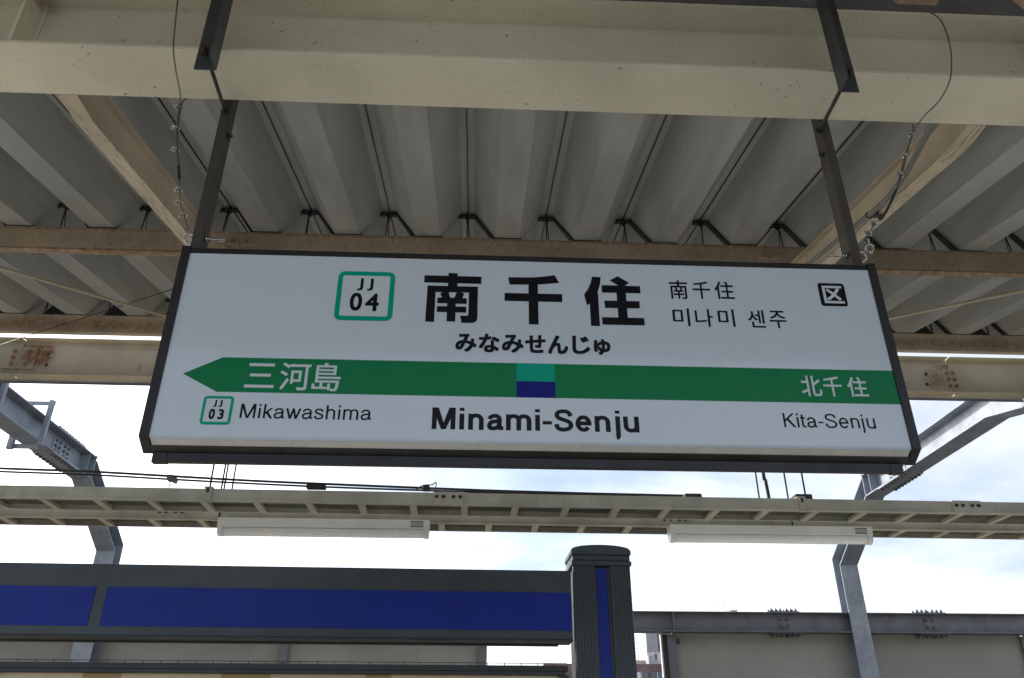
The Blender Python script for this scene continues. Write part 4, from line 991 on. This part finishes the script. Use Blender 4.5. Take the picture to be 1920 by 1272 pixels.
def lamp(px0, px1, lab):
    x0, x1 = atY(px0, 985, 4.73).x, atY(px1, 990, 4.73).x
    L = thing('tube_lamp', lab, 'lamp', ((x0 + x1) / 2, 4.74, 2.75), 'unlit tube lamps under the ladder')
    yl, yr = 4.69 + TR * (x0 + x1) / 2, 4.79 + TR * (x0 + x1) / 2
    MB().yz([(yl, 2.8475), (yr, 2.8475), (yr - 0.008, 2.796), (yl + 0.008, 2.796)], x0, x1).build('body', M_lampb, L, 0.003)
    ym = (yl + yr) / 2
    prof = [(ym + 0.034 * math.cos(R(a)), 2.784 + 0.034 * math.sin(R(a))) for a in range(180, 361, 20)]
    MB().yz([(ym - 0.030, 2.7957)] + prof + [(ym + 0.030, 2.7957)], x0 + 0.03, x1 - 0.03).build('diffuser', M_lampd, L)
    prof2 = [(ym + 0.039 * math.cos(R(a)), 2.790 + 0.043 * math.sin(R(a))) for a in range(180, 361, 20)]
    for a, b in ((x0 + 0.002, x0 + 0.0298), (x1 - 0.0298, x1 - 0.002)):
        MB().yz([(ym - 0.039, 2.7958)] + prof2 + [(ym + 0.039, 2.7958)], a, b).build('end_cap', M_lampb, L)
    lb = MB().quad_prism([(x1 - 0.11, yl + 0.0006, 2.838), (x1 - 0.035, yl + 0.0006, 2.838), (x1 - 0.035, yl + 0.0066, 2.8035), (x1 - 0.11, yl + 0.0066, 2.8035)],
                         [(x1 - 0.11, yl + 0.002, 2.838), (x1 - 0.035, yl + 0.002, 2.838), (x1 - 0.035, yl + 0.008, 2.8035), (x1 - 0.11, yl + 0.008, 2.8035)]).build('rating_label', M_paper, L)
    for z in (2.834, 2.804):
        yy = yl + (2.8475 - z) / 0.0515 * 0.008 - 0.0014
        MB().box(x1 - 0.11, x1 - 0.035, yy, yy + 0.001, z, z + 0.0035).build('label_bar', M_ink, lb)
lamp(411.5, 805.5, 'unlit white tube lamp hanging below the ladder near the Minami-Senju lettering')
lamp(1255, 1633, 'unlit white tube lamp hanging below the ladder near the Kita-Senju lettering')

# ------------------------------------------------------------------ notice board with blue header
B_RZ = 0.026
bd = thing('notice_board', 'slate notice board with wide blue header panels and fluted post', 'notice board', (0.55, 4.5, 0), rz=B_RZ)
def bp(mb, name, m, parent=bd, bv=0.0):
    mb.v = [(x - 0.55, y - 4.5, z) for x, y, z in mb.v]; o = mb.build(name, m, None, bv); o.parent = parent; return o
hd = bp(MB().box(-4.6, 0.535, 4.50, 4.64, 2.160, 2.522), 'header', M_slate, bd, 0.004)
bp(MB().box(-1.942, 0.533, 4.4965, 4.4999, 2.205, 2.402), 'blue_panel', M_blue, hd)
bp(MB().box(-4.5, -2.002, 4.4965, 4.4999, 2.205, 2.402), 'blue_panel', M_blue, hd)
bp(MB().box(-4.6, 0.535, 4.497, 4.66, 2.1505, 2.1598), 'drip_edge', M_slated, hd)
bp(MB().box(-4.6, 0.47, 4.62, 4.66, 2.142, 2.1503), 'header_back', M_slated, hd)
fr = MB().box(-2.44, 0.505, 4.50, 4.60, 2.003, 2.030).box(-2.44, 0.49, 4.505, 4.60, 1.984, 2.0028)
fr.box(-2.44, -2.405, 4.50, 4.60, 0.75, 1.9838).box(0.46, 0.505, 4.50, 4.60, 0.75, 1.9838).box(-2.44, 0.505, 4.50, 4.60, 0.70, 0.7498)
frm = bp(fr, 'frame', M_slated, bd, 0.002)
bp(MB().box(-2.404, 0.459, 4.54, 4.56, 0.751, 1.983), 'poster', M_poster, frm)
for xa, xb in ((-1.98, -1.79), (-1.29, -1.04), (-0.55, -0.42)):
    bp(MB().xz([(xa, 1.9825), (xb, 1.9825), (xb - 0.05, 1.78), (xa - 0.03, 1.78)], 4.5385, 4.5399), 'poster_patch', M_poster2, frm)
rl = MB().box(-2.42, 0.50, 4.515, 4.519, 2.0405, 2.044)
x = -2.40
while x < 0.49:
    rl.box(x, x + 0.004, 4.515, 4.519, 2.0302, 2.0404); x += 0.0885
bp(rl, 'slotted_rail', M_slated, frm)
# post
pt = bp(MB().box(0.5595, 0.8615, 4.525, 4.76, 0, 2.552), 'post', M_slated, bd, 0.004)
for xa, xb in ((0.548, 0.670), (0.757, 0.872)):
    mb = MB(); n = 10; wv = (xb - xa) / n
    prof = []
    for i in range(n):
        if 1 <= i <= n - 1: prof += [(xa + i * wv, 4.503), (xa + i * wv + 0.0015, 4.500), (xa + (i + 1) * wv - 0.0025, 4.500), (xa + (i + 1) * wv - 0.001, 4.503)]
        else: prof += [(xa + 0.003, 4.5005), (xa + wv - 0.001, 4.5005)]
    prof = [(xa, 4.506)] + prof + [(xb, 4.506), (xb, 4.53), (xa, 4.53)]
    bp(mb.xy(prof, 0, 2.551), 'fluted_pilaster', M_slate, pt)
bp(MB().box(0.678, 0.740, 4.514, 4.5249, 0, 2.538), 'blue_strip', M_blue, pt)
bp(MB().box(0.6705, 0.6775, 4.508, 4.5248, 0, 2.545).box(0.7405, 0.7565, 4.510, 4.5248, 0, 2.545), 'channel', M_slated, pt)
cb = bp(MB().box(0.540, 0.880, 4.490, 4.775, 2.553, 2.578).box(0.547, 0.873, 4.497, 4.768, 2.5782, 2.612), 'cap_band', M_slate, bd, 0.004)
prof = [(0.540, 2.6122), (0.540, 2.634)] + [(0.71 + 0.17 * math.cos(R(a)), 2.634 + 0.034 * math.sin(R(a)) ** 0.8) for a in range(170, 5, -15)] + [(0.880, 2.634), (0.880, 2.6122)]
bp(MB().xz(prof, 4.490, 4.775), 'domed_cap', M_slate, cb, 0.004)
prof = rrect(0.565, 0.855, 2.5835, 2.6065, 0.0114)
bp(MB().xz(prof, 4.4945, 4.4969), 'oval_boss', M_slate, cb, 0.001)
# far leg of the board, out of view
bp(MB().box(-4.75, -4.61, 4.5, 4.76, 0, 2.60), 'post', M_slate, bd, 0.004)

# ------------------------------------------------------------------ town beyond the barrier
tw = thing('tower_block', 'pale blue tiled tower with a grey screened top, seen through the open bay', 'building', (13.3, 63, -9))
MB().box(12.40, 15.0, 60, 61.0, -9, 8.32).build('wall', M_tower, tw)
MB().box(12.36, 15.1, 59.9, 61.1, 8.3205, 10.2).build('roof_screen', M_screen, tw)
for i in range(16):
    MB().box(12.37 + i * 0.075, 12.395 + i * 0.075, 59.82, 59.899, 8.33, 10.15).build('screen_slat', M_tower, tw)
MB().box(13.20, 14.9, 59.8, 59.899, 8.33, 10.15).build('screen_side', M_glass, tw)
for z in (7.72, 5.2):
    wi = MB().box(12.93, 13.10, 59.95, 59.999, z, z + 0.42).build('window', M_glass, tw)
    MB().box(12.90, 13.13, 59.90, 59.9495, z - 0.05, z - 0.002).build('sill', M_tower, wi)
MB().box(12.78, 12.88, 59.93, 59.999, -9, 8.3).build('downpipe', M_lampb, tw)
bh = thing('apartment_house', 'brown tiled flats with strips of balcony windows, low in the open bay', 'building', (11.5, 52, -9))
MB().box(4, 20, 48, 56, -9, 6.30).build('wall', M_brick, bh)
for k, z in enumerate((5.25, 3.9, 2.5)):
    MB().box(4, 20, 47.7, 47.999, z - 0.50, z - 0.03).build('balcony', M_brick, bh)
    xx = 8.2
    while xx < 13.5:
        wi = MB().box(xx, xx + 0.75, 47.95, 47.999, z, z + 0.62).build('window', M_glass, bh)
        MB().box(xx + 0.36, xx + 0.39, 47.92, 47.949, z, z + 0.62).build('mullion', M_lampb, wi)
        if int(xx * 7) % 2: MB().box(xx + 0.05, xx + 0.33, 47.925, 47.949, z + 0.02, z + 0.6).build('curtain', M_lampb, wi)
        xx += 0.92
MB().box(8.0, 11.1, 50, 52, 6.301, 6.70).build('parapet', M_conc, bh)
MB().box(10.2, 10.5, 49, 50, 6.301, 6.85).build('roof_unit', M_screen, bh)
an = thing('roof_antenna', 'thin aerial mast on the brown flats', 'antenna', (9.70, 50, 6.3))
MB().cyl((9.70, 49.5, 6.3), (9.70, 49.5, 8.0), 0.02, 6).build('mast', M_tank, an)
for z, w in ((7.85, 0.22), (7.6, 0.3), (7.3, 0.2)): MB().cyl((9.70 - w, 49.5, z), (9.70 + w, 49.5, z), 0.012, 5).build('element', M_tank, an)
ob = thing('office_block', 'far grey block behind the barrier, only its roof gear shows', 'building', (20, 66, -9))
MB().box(15.5, 26, 62, 70, -9, 10.55).build('wall', M_tower, ob)
for k in range(6):
    for xx in (16.5, 18.5, 20.5, 22.5, 24.5): MB().box(xx, xx + 1.2, 61.9, 61.999, -6 + 2.6 * k, -4.6 + 2.6 * k).build('window', M_glass, ob)
tk = thing('roof_tank', 'small round roof tank with railing peeping over the barrier rail', 'tank', (19.5, 63.5, 10.55))
c_ = atY(1373, 1147, 63.5)
MB().cyl((c_.x, 63.5, 10.55), (c_.x, 63.5, c_.z + 0.05), 0.36, 16).build('drum', M_tank, tk)
MB().ring((c_.x, 63.5, c_.z + 0.15), (0, 0, 1), 0.38, 0.02, 20, 5).build('railing', M_tank, tk)
for i in range(8): MB().cyl((c_.x + 0.38 * math.cos(i * 0.785), 63.5 + 0.38 * math.sin(i * 0.785), 10.55), (c_.x + 0.38 * math.cos(i * 0.785), 63.5 + 0.38 * math.sin(i * 0.785), c_.z + 0.15), 0.015, 5).build('rail_post', M_tank, tk)
for px, py, lab in ((1346.5, 1134, 'shorter thin mast showing over the barrier rail'), (1356.5, 1122, 'taller thin mast showing over the barrier rail')):
    c_ = atY(px, py, 63); tag(MB().cyl((c_.x, 63, 10.4), (c_.x, 63, c_.z), 0.035, 5).build('roof_mast', M_tank), lab, 'mast')
